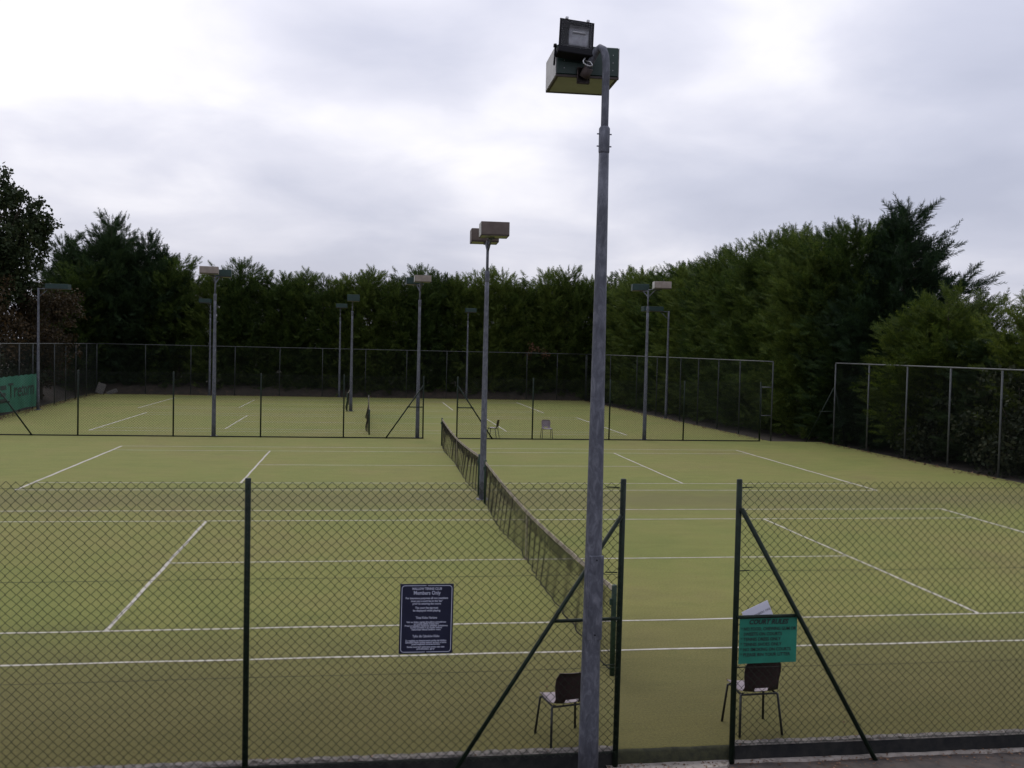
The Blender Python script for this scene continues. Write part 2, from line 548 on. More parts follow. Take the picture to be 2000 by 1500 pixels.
COURTS = [(0.0, 0.0), (0.0, 14.14), (-2.83, 31.38), (-4.07, 45.99)]
for cx0, cy0 in COURTS:
    for sgn in (-1, 1):
        line('sideline', cx0 - 11.885, cy0 + sgn * 5.46, cx0 + 11.885, cy0 + sgn * 5.46, 0.055)
        line('sideline', cx0 - 11.885, cy0 + sgn * 4.115, cx0 + 11.885, cy0 + sgn * 4.115, 0.055)
        line('baseline', cx0 + sgn * 11.84, cy0 - 5.43, cx0 + sgn * 11.84, cy0 + 5.43, 0.085)
        line('service_line', cx0 + sgn * 6.4, cy0 - 4.085, cx0 + sgn * 6.4, cy0 + 4.085, 0.06)
    line('centre_service_line', cx0 - 6.37, cy0, cx0 + 6.37, cy0, 0.055)

# low earth banks under the hedges
def bank(p0, p1, wid, h, seed):
    rs_ = random.Random(seed)
    a_, b_ = Vector((*p0, 0)), Vector((*p1, 0))
    d_ = b_ - a_; L = d_.length; d_.normalize(); n_ = Vector((-d_.y, d_.x, 0))
    k = int(L / 0.5); m_ = 9
    vs = []; fs = []
    for i in range(k + 1):
        for j in range(m_ + 1):
            q = j / m_
            z = h * math.sin(math.pi * min(1, q * 1.0)) ** 0.6 * rs_.uniform(0.8, 1.2) - 0.17
            vs.append(a_ + d_ * (L * i / k + rs_.uniform(-.1, .1)) + n_ * (wid * q + rs_.uniform(-.1, .1)) + Vector((0, 0, z)))
            if i and j:
                w_ = i * (m_ + 1) + j
                fs.append((w_ - m_ - 2, w_ - m_ - 1, w_, w_ - 1))
    mb_ = MB(); mb_.add(vs, fs)
    return struct(mb_.build('earth_bank', 'soil', None, True))


bank((-30, 56.0), (22, 56.0), 7.0, 0.95, 1)
bank((22.0, 4.0), (17.6, 56.0), -6.0, 0.9, 2)
bank((-22.0, 26.0), (-23.5, 56.0), 7.0, 0.8, 3)

# path in front: concrete strip, asphalt
a = MB(); a.quad((-30, -40, ZP - 0.012), (30, -40, ZP - 0.012), (30, FY - 0.02, ZP - 0.012), (-30, FY - 0.02, ZP - 0.012))
struct(a.build('asphalt_path', 'asphalt'))


def ragged_strip(name, x0, x1, yin, yout, z, mat, jit, step=0.07, thick=0.03):
    k = int((x1 - x0) / step)
    vs = []; fs = []
    for i in range(k + 1):
        x = x0 + (x1 - x0) * i / k
        yo = yout(x) + random.uniform(-jit, jit)
        vs += [(x, yin, z), (x, yo, z + random.uniform(-.004, .004)), (x, yo - 0.015, z - thick)]
        if i:
            q = 3 * i
            fs += [(q - 3, q - 2, q + 1, q), (q - 2, q - 1, q + 2, q + 1)]
    mb = MB(); mb.add(vs, fs)
    return mb.build(name, mat)


def conc_out(x):
    if x < -0.62: return FY - 0.06
    if x < 0.62: return FY - 0.20 - 0.03 * math.sin(x * 5)
    return FY - 0.115 + 0.012 * math.sin(x * 3)


struct(ragged_strip('concrete_edging', -0.62, 12.0, FY - 0.02, conc_out, ZP + 0.012, 'concrete', 0.012))

# kerb boards under the two runs of the front fence
def kerb_board(x0, x1, label):
    root = thing('kerb_board', label, 'kerb', (x0, FY, ZP))
    L = x1 - x0
    k = int(L / 0.12)
    vs = []; fs = []
    for i in range(k + 1):
        x = L * i / k
        zt = 0.150 + random.uniform(-.006, .006)
        yo = -0.075 + random.uniform(-.004, .004)
        vs += [(x, 0.02, -0.02), (x, 0.02, zt), (x, yo, zt - 0.008), (x, yo - .01, -0.02)]
        if i:
            q = 4 * i
            fs += [(q - 4 + j, q + j, q + (j + 1) % 4, q - 4 + (j + 1) % 4) for j in range(4)]
    fs += [(0, 1, 2, 3), tuple(4 * k + j for j in (3, 2, 1, 0))]
    mb = MB(); mb.add(vs, fs)
    mb.build('board', 'kerb', root)
    cap = MB(); vs = []; fs = []
    for i in range(k * 2 + 1):
        x = L * i / (2 * k)
        zt = 0.160 + random.uniform(-.004, .012)
        vs += [(x, 0.05 + random.uniform(-.02, .03), 0.143), (x, 0.02, zt), (x, -0.045 + random.uniform(-.02, .02), zt), (x, -0.07, 0.146)]
        if i:
            q = 4 * i
            fs += [(q - 4 + j, q - 3 + j, q + 1 + j, q + j) for j in range(3)]
    cap.add(vs, fs)
    cap.build('gravel_cap', 'kerbtop', root)
    return root


kerb_board(-14.0, -0.50, 'dark kerb board under the front fence left of the gateway')
kerb_board(0.70, 14.0, 'dark kerb board under the front fence right of the gateway')


sill = thing('gateway_sill', 'dark turf-covered sill across the foot of the gateway', 'sill', (-0.5, FY, ZP))
mb = MB(); vs = []; fs = []
for i in range(25):
    x = 1.2 * i / 24
    dip = 0.02 * math.sin(i * .7) * .3 + random.uniform(-.004, .004)
    vs += [(x, 0.03, 0.141), (x, -0.035, 0.146 + dip * .3), (x, -0.066 + dip * .5, 0.122), (x, -0.076 + dip * .5, -0.02)]
    if i:
        q = 4 * i
        fs += [(q - 4 + j, q - 3 + j, q + 1 + j, q + j) for j in range(3)]
mb.add(vs, fs); mb.mi = [0 if k % 3 == 0 else 1 for k in range(len(fs))]
mb.v = [(x - 0.5, y + FY, z + ZP) for x, y, z in mb.v]
mb.build('turf_edge', ['turf', 'sill_turf'], sill, True, loc=(0.5, -FY, -ZP))

# ------------------------------------------------------------------ chain link fences
def chain_mesh(W, H, px=0.04, pz=0.085, r=0.002, z0=0.0, sag=0.0):
    """woven zigzag wires filling W x H in the XZ plane"""
    nw = max(1, int(round(W / px))); px = W / nw
    nz = int(round(H / (pz / 2)))
    i = np.arange(nw)[:, None]; j = np.arange(nz + 1)[None, :]
    par = ((i + j) % 2) * 2 - 1
    X = (i + 0.5) * px + par * px / 2 * 1.03
    Z = z0 + j * H / nz + 0 * i
    Y = 0.0025 * par * np.where((i % 2) == 0, 1, -1) + 0.006 * np.sin(i * .37) * np.sin(j * .21)
    rj = np.random.default_rng(nw * 7 + nz)
    X = X + 0.004 * np.sin(i * 1.7 + j * 0.13) + 0.010 * np.sin(i * 0.11 + j * 0.07) + rj.normal(0, 0.0012, X.shape)
    Z = Z + 0.008 * np.sin(i * 0.13 + 1.0) * np.sin(j * 0.05) + rj.normal(0, 0.001, X.shape)
    Y = Y + 0.02 * np.sin(np.pi * i / nw) * np.sin(j * 0.09 + i * 0.04)
    P = np.stack([X, Y + 0 * X, Z], -1)
    off = np.array([(1.4 * r, 0, 0), (0, r, 0), (-1.4 * r, 0, 0), (0, -r, 0)])
    V = (P[:, :, None, :] + off).reshape(-1, 3)
    b = (np.arange(nw)[:, None] * (nz + 1) + np.arange(nz)[None, :]).reshape(-1) * 4
    F = []
    for k in range(4):
        k2 = (k + 1) % 4
        F.append(np.stack([b + k, b + k2, b + 4 + k2, b + 4 + k], -1))
    return V, np.concatenate(F)


_bay_cache = {}


def bay(H, mat, r, px=0.04, pz=0.085):
    key = (H, mat, r, px)
    if key not in _bay_cache:
        V, F = chain_mesh(3.2, H, px, pz, r)
        _bay_cache[key] = np_mesh('wire_mesh', V, F, mat)
    return _bay_cache[key]


def fence(label, pts, H, post_mat, wire_mat, r, post_r, z0=0.0, rail=None, wires=(), post_top=0.03, px=0.04, pz=0.085, post_z0=None, extra_top=None):
    """pts: post positions (x, y); each post and each bay of mesh is a part"""
    root = thing('chain_link_fence', label, 'fence', (pts[0][0], pts[0][1], 0))
    o = Vector((pts[0][0], pts[0][1], 0))
    pz0 = z0 if post_z0 is None else post_z0
    pm = {}
    for i, (x, y) in enumerate(pts):
        pr = post_r
        if pr not in pm:
            pm[pr] = MB().tube([(0, 0, pz0), (0, 0, z0 + H + post_top - 0.006), (0, 0, z0 + H + post_top)], [pr, pr, pr * 0.7], 8).mesh('post', post_mat, True)
        po = link('post', pm[pr], root, Vector((x, y, 0)) - o)
        po.rotation_euler = (random.uniform(-.004, .004), random.uniform(-.004, .004), 0)
    for (x0, y0), (x1, y1) in zip(pts, pts[1:]):
        d = Vector((x1 - x0, y1 - y0, 0)); L = d.length
        ang = math.atan2(d.y, d.x)
        nrm = Vector((-math.sin(ang), math.cos(ang), 0))
        w = link('wire_mesh', bay(H, wire_mat, r, px, pz), root, Vector((x0, y0, z0)) - o + nrm * (post_r + 0.006), ang)
        w.scale = (L / 3.2, 1, 1)
        for zw in wires:
            MB().tube([(0, 0, 0), (L / 2, 0, -0.006), (L, 0, 0)], max(r, 0.0016), 4).build('line_wire', wire_mat, root, loc=Vector((x0, y0, zw)) - o + nrm * (post_r + 0.009)).rotation_euler = (0, 0, ang)
    if rail:
        MB().tube([Vector((x, y, z0 + H + post_top + rail)) - o for x, y in pts], rail, 8).build('top_rail', post_mat if extra_top is None else extra_top, root, True)
    return root, o


def part_tube(root, o, name, pts, rad, mat, sides=8):
    return MB().tube([Vector(p) - o for p in pts], rad, sides).build(name, mat, root, True)


FEN = -8.61            # plane of the front fence posts (on the face of the kerb)
HN = 2.66
# front, left run
XB, XC = -0.535, 0.655
rootL, oL = fence('front chain link fence left of the gateway, near camera', [(XB, FEN), (-4.045, FEN), (-7.55, FEN), (-11.0, FEN)], HN, 'dark_post', 'wire', 0.0021, 0.028, 0.0, wires=(2.60, 1.77, 0.86, 0.03), post_z0=ZP - .02)
part_tube(rootL, oL, 'brace', [(XB - 0.01, FEN - 0.035, 2.34), (-2.16, FEN - 0.06, ZP - .02)], 0.021, 'dark_post')
part_tube(rootL, oL, 'cross_bar', [(XB, FEN - 0.03, 1.335), (-1.215, FEN - 0.04, 1.325)], 0.017, 'dark_post')
for zw in (2.60, 1.77, 0.86):      # wire ties / strainers at the end post
    part_tube(rootL, oL, 'wire_strainer', [(XB - 0.02, FEN + 0.035, zw), (XB - 0.14, FEN + 0.037, zw + .004)], 0.006, 'dark_post', 6)
# front, right run
rootR, oR = fence('front chain link fence right of the gateway, near camera', [(XC, FEN), (4.13, FEN), (7.6, FEN), (11.1, FEN)], HN, 'dark_post', 'wire', 0.0021, 0.028, 0.0, wires=(2.60, 1.77, 0.80, 0.03), post_z0=ZP - .02)
part_tube(rootR, oR, 'brace', [(XC + 0.01, FEN - 0.035, 2.40), (2.16, FEN - 0.06, ZP - .02)], 0.024, 'dark_post')
part_tube(rootR, oR, 'cross_bar', [(XC, FEN - 0.03, 1.325), (1.285, FEN - 0.04, 1.335)], 0.017, 'dark_post')
for zw in (2.60, 1.77, 0.80):
    part_tube(rootR, oR, 'wire_strainer', [(XC + 0.02, FEN + 0.035, zw), (XC + 0.14, FEN + 0.037, zw + .004)], 0.006, 'dark_post', 6)

# fence between the second and third court
Y2 = 23.42
H2 = 2.62
r2L, o2L = fence('low dark fence across the middle of the courts, left of its gap', [(-0.58, Y2), (-3.9, Y2), (-7.28, Y2), (-10.75, Y2), (-14.44, Y2), (-17.75, Y2)], H2, 'dark_post', 'wire_far', 0.0022, 0.032, 0.0, wires=(2.58, 1.3, 0.04), px=0.05, pz=0.10)
part_tube(r2L, o2L, 'brace', [(-0.6, Y2 - .04, 2.25), (-2.15, Y2 - .05, 0)], 0.03, 'dark_post')
part_tube(r2L, o2L, 'cross_bar', [(-0.6, Y2 - .04, 1.34), (-1.28, Y2 - .05, 1.34)], 0.024, 'dark_post')
part_tube(r2L, o2L, 'brace', [(-17.73, Y2 - .04, 2.25), (-16.15, Y2 - .05, 0)], 0.03, 'dark_post')
part_tube(r2L, o2L, 'cross_bar', [(-17.73, Y2 - .04, 1.34), (-17.0, Y2 - .05, 1.34)], 0.024, 'dark_post')
part_tube(r2L, o2L, 'kerb_strip', [(-0.58, Y2, 0.02), (-17.75, Y2, 0.02)], 0.035, 'kerb', 4)
r2R, o2R = fence('low dark fence across the middle of the courts, right of its gap', [(0.86, Y2), (4.12, Y2), (7.52, Y2), (10.88, Y2), (14.42, Y2)], H2, 'dark_post', 'wire_far', 0.0022, 0.032, 0.0, wires=(2.58, 1.3, 0.04), px=0.05, pz=0.10)
part_tube(r2R, o2R, 'brace', [(0.88, Y2 - .04, 2.25), (2.40, Y2 - .05, 0)], 0.03, 'dark_post')
part_tube(r2R, o2R, 'cross_bar', [(0.88, Y2 - .04, 1.34), (1.55, Y2 - .05, 1.34)], 0.024, 'dark_post')
part_tube(r2R, o2R, 'kerb_strip', [(0.86, Y2, 0.02), (14.42, Y2, 0.02)], 0.035, 'kerb', 4)

# tall perimeter fences
HF = 3.52
fence('tall back fence in front of the conifer hedge', [(-22.1, 55.45), (-18.75, 55.45), (-15.6, 55.45), (-12.5, 55.45), (-9.3, 55.45), (-6.2, 55.45), (-3.05, 55.45), (0.0, 55.45), (3.0, 55.45), (5.95, 55.45), (9.15, 55.45), (11.5, 55.45), (13.75, 55.45)], HF, 'dull_post', 'wire_far', 0.0024, 0.03, 0.0, rail=0.022, extra_top='galv_far', px=0.055, pz=0.11)
right_pts = [(15.02, 23.55), (14.95, 27.2), (14.9, 30.0), (14.82, 32.8), (14.75, 35.6), (14.6, 39.7), (14.45, 43.6), (14.2, 49.6), (13.8, 55.3)]
rr, orr = fence('tall right hand fence beside the far courts, with a narrow gate frame', right_pts, HF, 'dull_post', 'wire_far', 0.0024, 0.032, 0.0, rail=0.026, extra_top='galv_far', px=0.055, pz=0.11)
part_tube(rr, orr, 'gate_post', [(14.52, 23.62, 0), (14.52, 23.62, 2.42)], 0.03, 'galv_far')
part_tube(rr, orr, 'gate_head', [(14.52, 23.62, 2.42), (15.0, 23.58, 2.42)], 0.028, 'galv_far')
part_tube(rr, orr, 'gate_rail', [(14.52, 23.62, 1.15), (15.0, 23.58, 1.15)], 0.022, 'galv_far')
rn, orn = fence('tall galvanised fence along the right side of the second court', [(17.40, 22.35), (17.52, 19.7), (17.62, 17.0), (17.72, 14.35), (17.82, 11.65), (17.92, 9.0), (18.02, 6.3), (18.1, 3.6)], HF, 'galv_far', 'wire_far', 0.0024, 0.034, 0.0, rail=0.03, px=0.055, pz=0.11)
part_tube(rn, orn, 'brace', [(17.38, 22.4, 2.5), (16.72, 23.7, -.15)], 0.03, 'dark_post')
part_tube(rn, orn, 'brace', [(17.42, 22.4, 2.6), (18.3, 22.9, -.15)], 0.03, 'dark_post')
part_tube(rn, orn, 'cross_bar', [(17.0, 22.95, 1.4), (17.4, 22.4, 1.45)], 0.022, 'dark_post')
left_pts = [(-20.45, 26.0), (-20.62, 29.5), (-20.78, 33.0), (-20.95, 36.3), (-21.05, 38.7), (-21.25, 43.1), (-21.4, 45.8), (-21.55, 48.4), (-21.7, 51.4), (-22.05, 55.3)]
fence('tall left hand fence carrying the green banner', left_pts, HF, 'dull_post', 'wire_far', 0.0024, 0.03, 0.0, rail=0.024, extra_top='galv_far', px=0.055, pz=0.11)


# ------------------------------------------------------------------ floodlights
def lamp_box(root, o, c, w, d, h, rz, body, side, name='lamp_box', front=None):
    """rectangular hood; c = centre, long axis x, lit face below"""
    rot = Matrix.Rotation(rz, 3, 'Z')
    c = Vector(c) - o
    mb = MB()
    mb.box((0, 0, 0.008), (w, d, h - 0.016), None, 0, 0.008)
    b = mb.build(name, body, root, loc=c); b.rotation_euler = (0, 0, rz)
    for s in (-1, 1):
        MB().box((s * (w / 2 + 0.004), 0, 0.0), (0.008, d * 0.985, h * 0.985), None, 0, 0.002).build('side_panel', side, b)
    rim = MB()
    for s in (-1, 1):
        rim.box((0, s * (d / 2 - 0.01), -h / 2 + 0.002), (w + .01, 0.026, 0.020))
        rim.box((s * (w / 2 - 0.01), 0, -h / 2 + 0.002), (0.022, d - 0.05, 0.018))
    rim.build('rim', 'edge', b)
    MB().box((0, 0, -h / 2 + 0.001), (w - 0.05, d - 0.06, 0.010)).build('diffuser', 'diffuser', b)
    if front:
        MB().box((0, -d / 2 - 0.003, 0.004), (w * 0.985, 0.006, h * 0.93)).build('front_panel', front, b)
    return b


def taper_pole(root, h1, r0, r1, mat='galv', sides=16):
    n_ = 10
    return MB().tube([(0, 0, h1 * i / n_) for i in range(n_ + 1)], [r0 + (r1 - r0) * i / n_ for i in range(n_ + 1)], sides).build('pole', mat, root, True)


def lamp_post(label, x, y, boxes, h=6.45, z0=0.0, r0=0.088, arms=True, side_arm=False):
    root = thing('floodlight_post', label, 'floodlight', (x, y, z0), 0, 'tall floodlight posts around the courts')
    o = Vector((x, y, z0))
    taper_pole(root, 5.72, r0, 0.052)
    c_ = MB().tube([(0, 0, 5.60), (0, 0, 5.62), (0, 0, 5.86), (0, 0, 5.88)], [0.054, 0.062, 0.062, 0.05], 14).build('collar', 'galv', root, True)
    MB().tube([(0, 0, 5.7), (0, 0, h)], 0.036, 12).build('spigot', 'galv', root, True)
    bs = MB(); bs.box((0, 0, 0.012), (0.30, 0.30, 0.02), None, 0, 0.004); bs.build('base_plate', 'galv', root)
    for (bx, by, bz, w, d, hh, rz, body, side, front) in boxes:
        lamp_box(root, o, (bx, by, bz), w, d, hh, rz, body, side, front=front)
        tgt = Vector((bx, by, bz - hh * 0.5 - 0.012)) - o
        dirv = Vector((tgt.x, tgt.y, 0)); L = dirv.length; dirv.normalize()
        a = MB()
        a.tube([(0, 0, h - 0.30), Vector((0, 0, h - .28)) + dirv * 0.02, Vector((dirv.x * L * .55, dirv.y * L * .55, tgt.z - .035)), Vector((dirv.x * L, dirv.y * L, tgt.z - .02))], 0.024, 8)
        a.tube([(0, 0, tgt.z - .02), Vector((dirv.x * L, dirv.y * L, tgt.z - .02))], 0.02, 8)
        a.build('arm', 'galv', root, True)
    return root


lamp_post('floodlight post with two brown lamp boxes between the two near nets', 0.02, 7.08,
          [(0.13, 6.72, 6.89, 0.70, 0.64, 0.34, R(-2), 'box_brown', 'box_side', None), (0.01, 7.78, 6.84, 0.70, 0.64, 0.34, R(-2), 'box_brown', 'box_brown', None)], h=6.66)
lamp_post('floodlight post with brown and green boxes left of the gap in the middle fence', -0.80, 23.72,
          [(-0.72, 23.3, 6.74, 0.68, 0.6, 0.27, 0, 'box_brown', 'box_side', 'box_beige'), (-1.0, 24.4, 6.70, 0.70, 0.6, 0.3, 0, 'box_teal', 'box_teal', None)], h=6.52)
lamp_post('floodlight post with beige and green boxes at the left of the middle fence', -9.20, 23.72,
          [(-9.38, 23.3, 6.80, 0.72, 0.6, 0.29, R(6), 'box_beige', 'box_beige', None), (-9.02, 24.4, 6.76, 0.72, 0.6, 0.3, R(6), 'box_teal', 'box_teal', None)], h=6.58)
lamp_post('floodlight post with pinkish and green boxes at the right of the middle fence', 9.20, 23.72,
          [(9.68, 23.3, 6.80, 0.72, 0.6, 0.30, R(-8), 'box_beige', 'box_side', None), (9.02, 24.4, 6.74, 0.72, 0.6, 0.3, R(-8), 'box_teal', 'box_teal', None)], h=6.58)
lamp_post('floodlight post with a green box beside the farthest net', -3.86, 40.0,
          [(-3.80, 39.7, 6.62, 0.70, 0.62, 0.38, 0, 'box_teal', 'box_teal', None)], h=6.44, r0=0.10)
lamp_post('thin floodlight post by the back fence, left of the farthest net post', -4.95, 55.0, [(-4.85, 54.6, 6.72, 0.8, 0.6, 0.3, 0, 'box_teal', 'box_teal', None)], h=6.5)
lamp_post('thin floodlight post by the back fence, right of the gap', 4.50, 55.0, [(4.65, 54.6, 6.66, 0.8, 0.6, 0.3, 0, 'box_teal', 'box_teal', None)], h=6.45)
lamp_post('thin floodlight post by the back fence, almost hidden by a nearer post', -14.2, 55.0, [(-14.5, 54.6, 6.80, 0.8, 0.6, 0.3, 0, 'box_teal', 'box_teal', None)], h=6.55)


def side_post(label, x, y, sgn, h):
    root = thing('floodlight_post', label, 'floodlight', (x, y, 0), 0, 'tall floodlight posts around the courts')
    taper_pole(root, h, 0.085, 0.05)
    a = MB()
    a.tube([(0, 0, h - .04), (sgn * 0.75, 0, h - .02)], 0.026, 8)
    a.tube([(0, 0, h - .5), (sgn * 0.5, 0, h - .05)], 0.02, 8)
    a.build('arm', 'galv', root, True)
    lamp_box(root, Vector((x, y, 0)), (x + sgn * 1.0, y, h + 0.10), 1.15, 0.66, 0.28, 0, 'box_teal', 'box_teal')
    bs = MB(); bs.box((0, 0, 0.012), (0.30, 0.30, 0.02), None, 0, 0.004); bs.build('base_plate', 'galv', root)


side_post('floodlight post on the left fence with its green lamp reaching right', -20.55, 38.0, 1, 6.58)
side_post('floodlight post by the right fence with its green lamp reaching left', 14.45, 37.2, -1, 6.28)

# near post with swan neck, lamp box and a small black floodlight
LX, LY = -0.905, -9.02
near = thing('floodlight_post', 'tall galvanised floodlight post in the foreground with a hinged black floodlight on top', 'floodlight', (LX, LY, ZP), 0, 'tall floodlight posts around the courts')
oN = Vector((LX, LY, ZP))
pole = taper_pole(near, 5.87, 0.096, 0.046, 'galv', 28)
hatch = MB(); hatch.box((0.012, -0.069, 1.80), (0.135, 0.030, 0.78), Matrix.Rotation(R(0.5), 3, 'X'), 0, 0.006); hatch.build('access_hatch', 'galv', pole)
hb_ = MB()
for zz in (1.46, 2.15): hb_.tube([(0.012, -0.083, zz), (0.012, -0.090, zz)], 0.008, 8)
hb_.build('hatch_screw', 'black', pole)
col_ = MB().tube([(0, 0, 5.845), (0, 0, 5.86), (0, 0, 6.07), (0, 0, 6.09)], [0.046, 0.050, 0.050, 0.036], 20).build('collar', 'galv', near, True)
for zz in (5.91, 6.02):
    MB().tube([(-0.068, 0, zz), (0.068, 0, zz)], 0.006, 6).build('bolt', 'galv', col_)
pp = [(0, 0, 5.9), (0, 0, 6.2), (0, 0, 6.58), (-.001, .002, 6.66), (-.007, .012, 6.73), (-.020, .034, 6.785), (-.042, .068, 6.81), (-.068, .108, 6.79), (-.095, .152, 6.73), (-.145, .222, 6.605)]
MB().tube(pp, [0.034] * len(pp), 16).build('swan_neck', 'galv', near, True)
br = MB(); br.tube([(-0.118, 0.184, 6.66), (-0.152, 0.232, 6.585)], 0.045, 12); br.box((-0.155, 0.246, 6.60), (0.12, 0.035, 0.15), None, 0, 0.006)
br.build('bracket', 'edge', near, True)
BX, BY, BZ = -1.008, -8.455, 6.60
lb = lamp_box(near, oN, (BX, BY, BZ), 0.585, 0.59, 0.285, R(-1.5), 'box_green', 'box_side')
rv = MB()
for rx in (-0.22, 0.24):
    for rz_ in (-0.07, 0.0, 0.07): rv.tube([(rx, -0.293, rz_), (rx, -0.2985, rz_)], 0.004, 6)
rv.build('rivet', 'clip', lb)
# black floodlight
fl = MB()
rotF = Matrix.Rotation(R(-14), 3, 'X')
FC = Vector((-1.155, -8.80, 6.785)) - oN
body = bpy.data.objects.new('floodlight_head', None)
bm_ = MB()
w, h, d = 0.325, 0.285, 0.14
# shell: open front frame, tapering back
vs = [(-w/2, -d/2, -h/2), (w/2, -d/2, -h/2), (w/2, -d/2, h/2), (-w/2, -d/2, h/2),
      (-w/2*.75, d/2, -h/2*.75), (w/2*.75, d/2, -h/2*.75), (w/2*.75, d/2, h/2*.75), (-w/2*.75, d/2, h/2*.75)]
iw, ih = w/2 - .025, h/2 - .02
vs += [(-iw, -d/2, -ih), (iw, -d/2, -ih), (iw, -d/2, ih), (-iw, -d/2, ih), (-iw*.8, d/4, -ih*.8), (iw*.8, d/4, -ih*.8), (iw*.8, d/4, ih*.8), (-iw*.8, d/4, ih*.8)]
fs = [(5, 4, 7, 6), (0, 4, 5, 1), (1, 5, 6, 2), (2, 6, 7, 3), (3, 7, 4, 0), (0, 1, 9, 8), (1, 2, 10, 9), (2, 3, 11, 10), (3, 0, 8, 11), (8, 9, 13, 12), (9, 10, 14, 13), (10, 11, 15, 14), (11, 8, 12, 15), (12, 13, 14, 15)]
bm_.add(vs, fs)
bm_.box((0, -0.02, -h/2 - 0.025), (w * 1.02, d * 0.9, 0.05), None, 0, 0.006)
head = bm_.build('floodlight_head', 'black', near, loc=FC)
head.rotation_euler = (R(-12), R(4.5), R(1))
rf = MB(); pts_ = []
for k in range(9):
    a_ = math.pi * k / 8
    pts_.append((d * 0.20 * math.sin(a_) - 0.05, -math.cos(a_) * ih * 0.82))
vs = []; fs = []
for k, (yy, zz) in enumerate(pts_):
    vs += [(-0.060, yy, zz), (0.125, yy, zz)]
    if k: fs.append((2*k-2, 2*k-1, 2*k+1, 2*k))
rf.add(vs, fs); rf.build('reflector', 'reflector', head, True)
lampt = MB().tube([(-0.03, -0.035, 0.045), (0.10, -0.035, 0.045)], 0.009, 8).build('lamp_tube', 'clip', head, True)
MB().box((0, -d/2 - 0.004, 0), (w - .035, 0.003, h - .03)).build('glass', 'glass', head)
for sx in (-0.10, 0.10):
    MB().box((sx, -d/2 - 0.006, h/2 + 0.004), (0.028, 0.024, 0.026), None, 0, 0.004).build('clip', 'clip', head)
st = MB()
for sx in (-1, 1):
    st.tube([(sx * (w/2 + .012), 0, -0.08), (sx * (w/2 + .012), 0.02, -h/2 - .14)], 0.009, 6)
    st.tube([(sx * (w/2 + .004), 0, -0.10), (sx * (w/2 + .03), 0, -0.10)], 0.018, 8)
st.build('stirrup', 'black', head, True)
cb = [(0.11, -0.02, -h/2 - .07)]
for k in range(1, 9):
    a_ = k / 8
    cb.append((0.11 + 0.05 * math.sin(a_ * 5.5) + 0.02 * a_, -0.06, -h/2 - .07 - 0.07 * math.sin(a_ * 3.14)))
MB().tube(cb, 0.006, 6).build('cable', 'clip', head, True)


# ------------------------------------------------------------------ nets
def net_mesh(seed, bulge):
    rs = np.random.default_rng(seed)
    L = 12.72
    y = lambda s: -L / 2 + L * s
    def surf(s, tt):
        # s along (0..1), tt from bottom 0 to top 1
        Y = -L / 2 + L * s
        top = 0.905 + 0.155 * np.abs(2 * s - 1) ** 1.6
        lift = 0.035 + 0.05 * np.abs(np.sin(s * 9.0 + seed)) * (np.abs(2 * s - 1) > 0.05)
        Z = lift + (top - lift) * tt
        fold = 0.018 * np.sin(s * 130 + 2.0 * np.sin(s * 17)) * (1 - tt) * (0.3 + np.abs(np.sin(s * 11)))
        bell = np.abs(np.sin(np.pi * 2 * s)) ** 0.8
        X = -bulge * bell * (1 - tt) ** 1.3 + fold
        return np.stack([X, Y, Z], -1)
    V = []; F = []; base = 0
    def ribbons(P, rx, rz, close=True):
        nonlocal base
        # P (n, m, 3): n strings of m nodes; triangular section
        n_, m_ = P.shape[:2]
        off = np.array([(rx, 0, 0) if rz is None else (rx, 0, 0), (-rx * .5, rx * .8, 0) if rz is None else (0, 0, rx), (-rx * .5, -rx * .8, 0) if rz is None else (0, 0, -rx)])
        VV = (P[:, :, None, :] + off).reshape(-1, 3)
        b_ = (np.arange(n_)[:, None] * m_ + np.arange(m_ - 1)[None, :]).reshape(-1) * 3
        FF = [np.stack([b_ + k, b_ + (k + 1) % 3, b_ + 3 + (k + 1) % 3, b_ + 3 + k], -1) + base for k in range(3)]
        V.append(VV); F.extend(FF); base += len(VV)
    ns = int(L / 0.046)
    s_ = (np.arange(ns + 1) / ns)[:, None]
    t_ = np.linspace(0, 1, 15)[None, :]
    ribbons(surf(s_ + 0 * t_, t_ + 0 * s_), 0.0025, None)
    nt = 21
    t2 = (np.arange(nt) / (nt - 1))[:, None]
    s2 = np.linspace(0, 1, 190)[None, :]
    ribbons(surf(s2 + 0 * t2, t2 + 0 * s2), 0.0019, 1)
    # doubled netting in the upper part
    t3 = (0.66 + 0.34 * np.arange(8) / 8 + 0.02)[:, None]
    ribbons(surf(s2 + 0 * t3, t3 + 0 * s2) + np.array([0.02, 0, 0]), 0.0019, 1)
    t4 = np.linspace(0.66, 1, 5)[None, :]
    s4 = ((np.arange(ns) + 0.5) / ns)[:, None]
    ribbons(surf(s4 + 0 * t4, t4 + 0 * s4) + np.array([0.02, 0, 0]), 0.0019, None)
    return np.concatenate(V), np.concatenate(F), surf


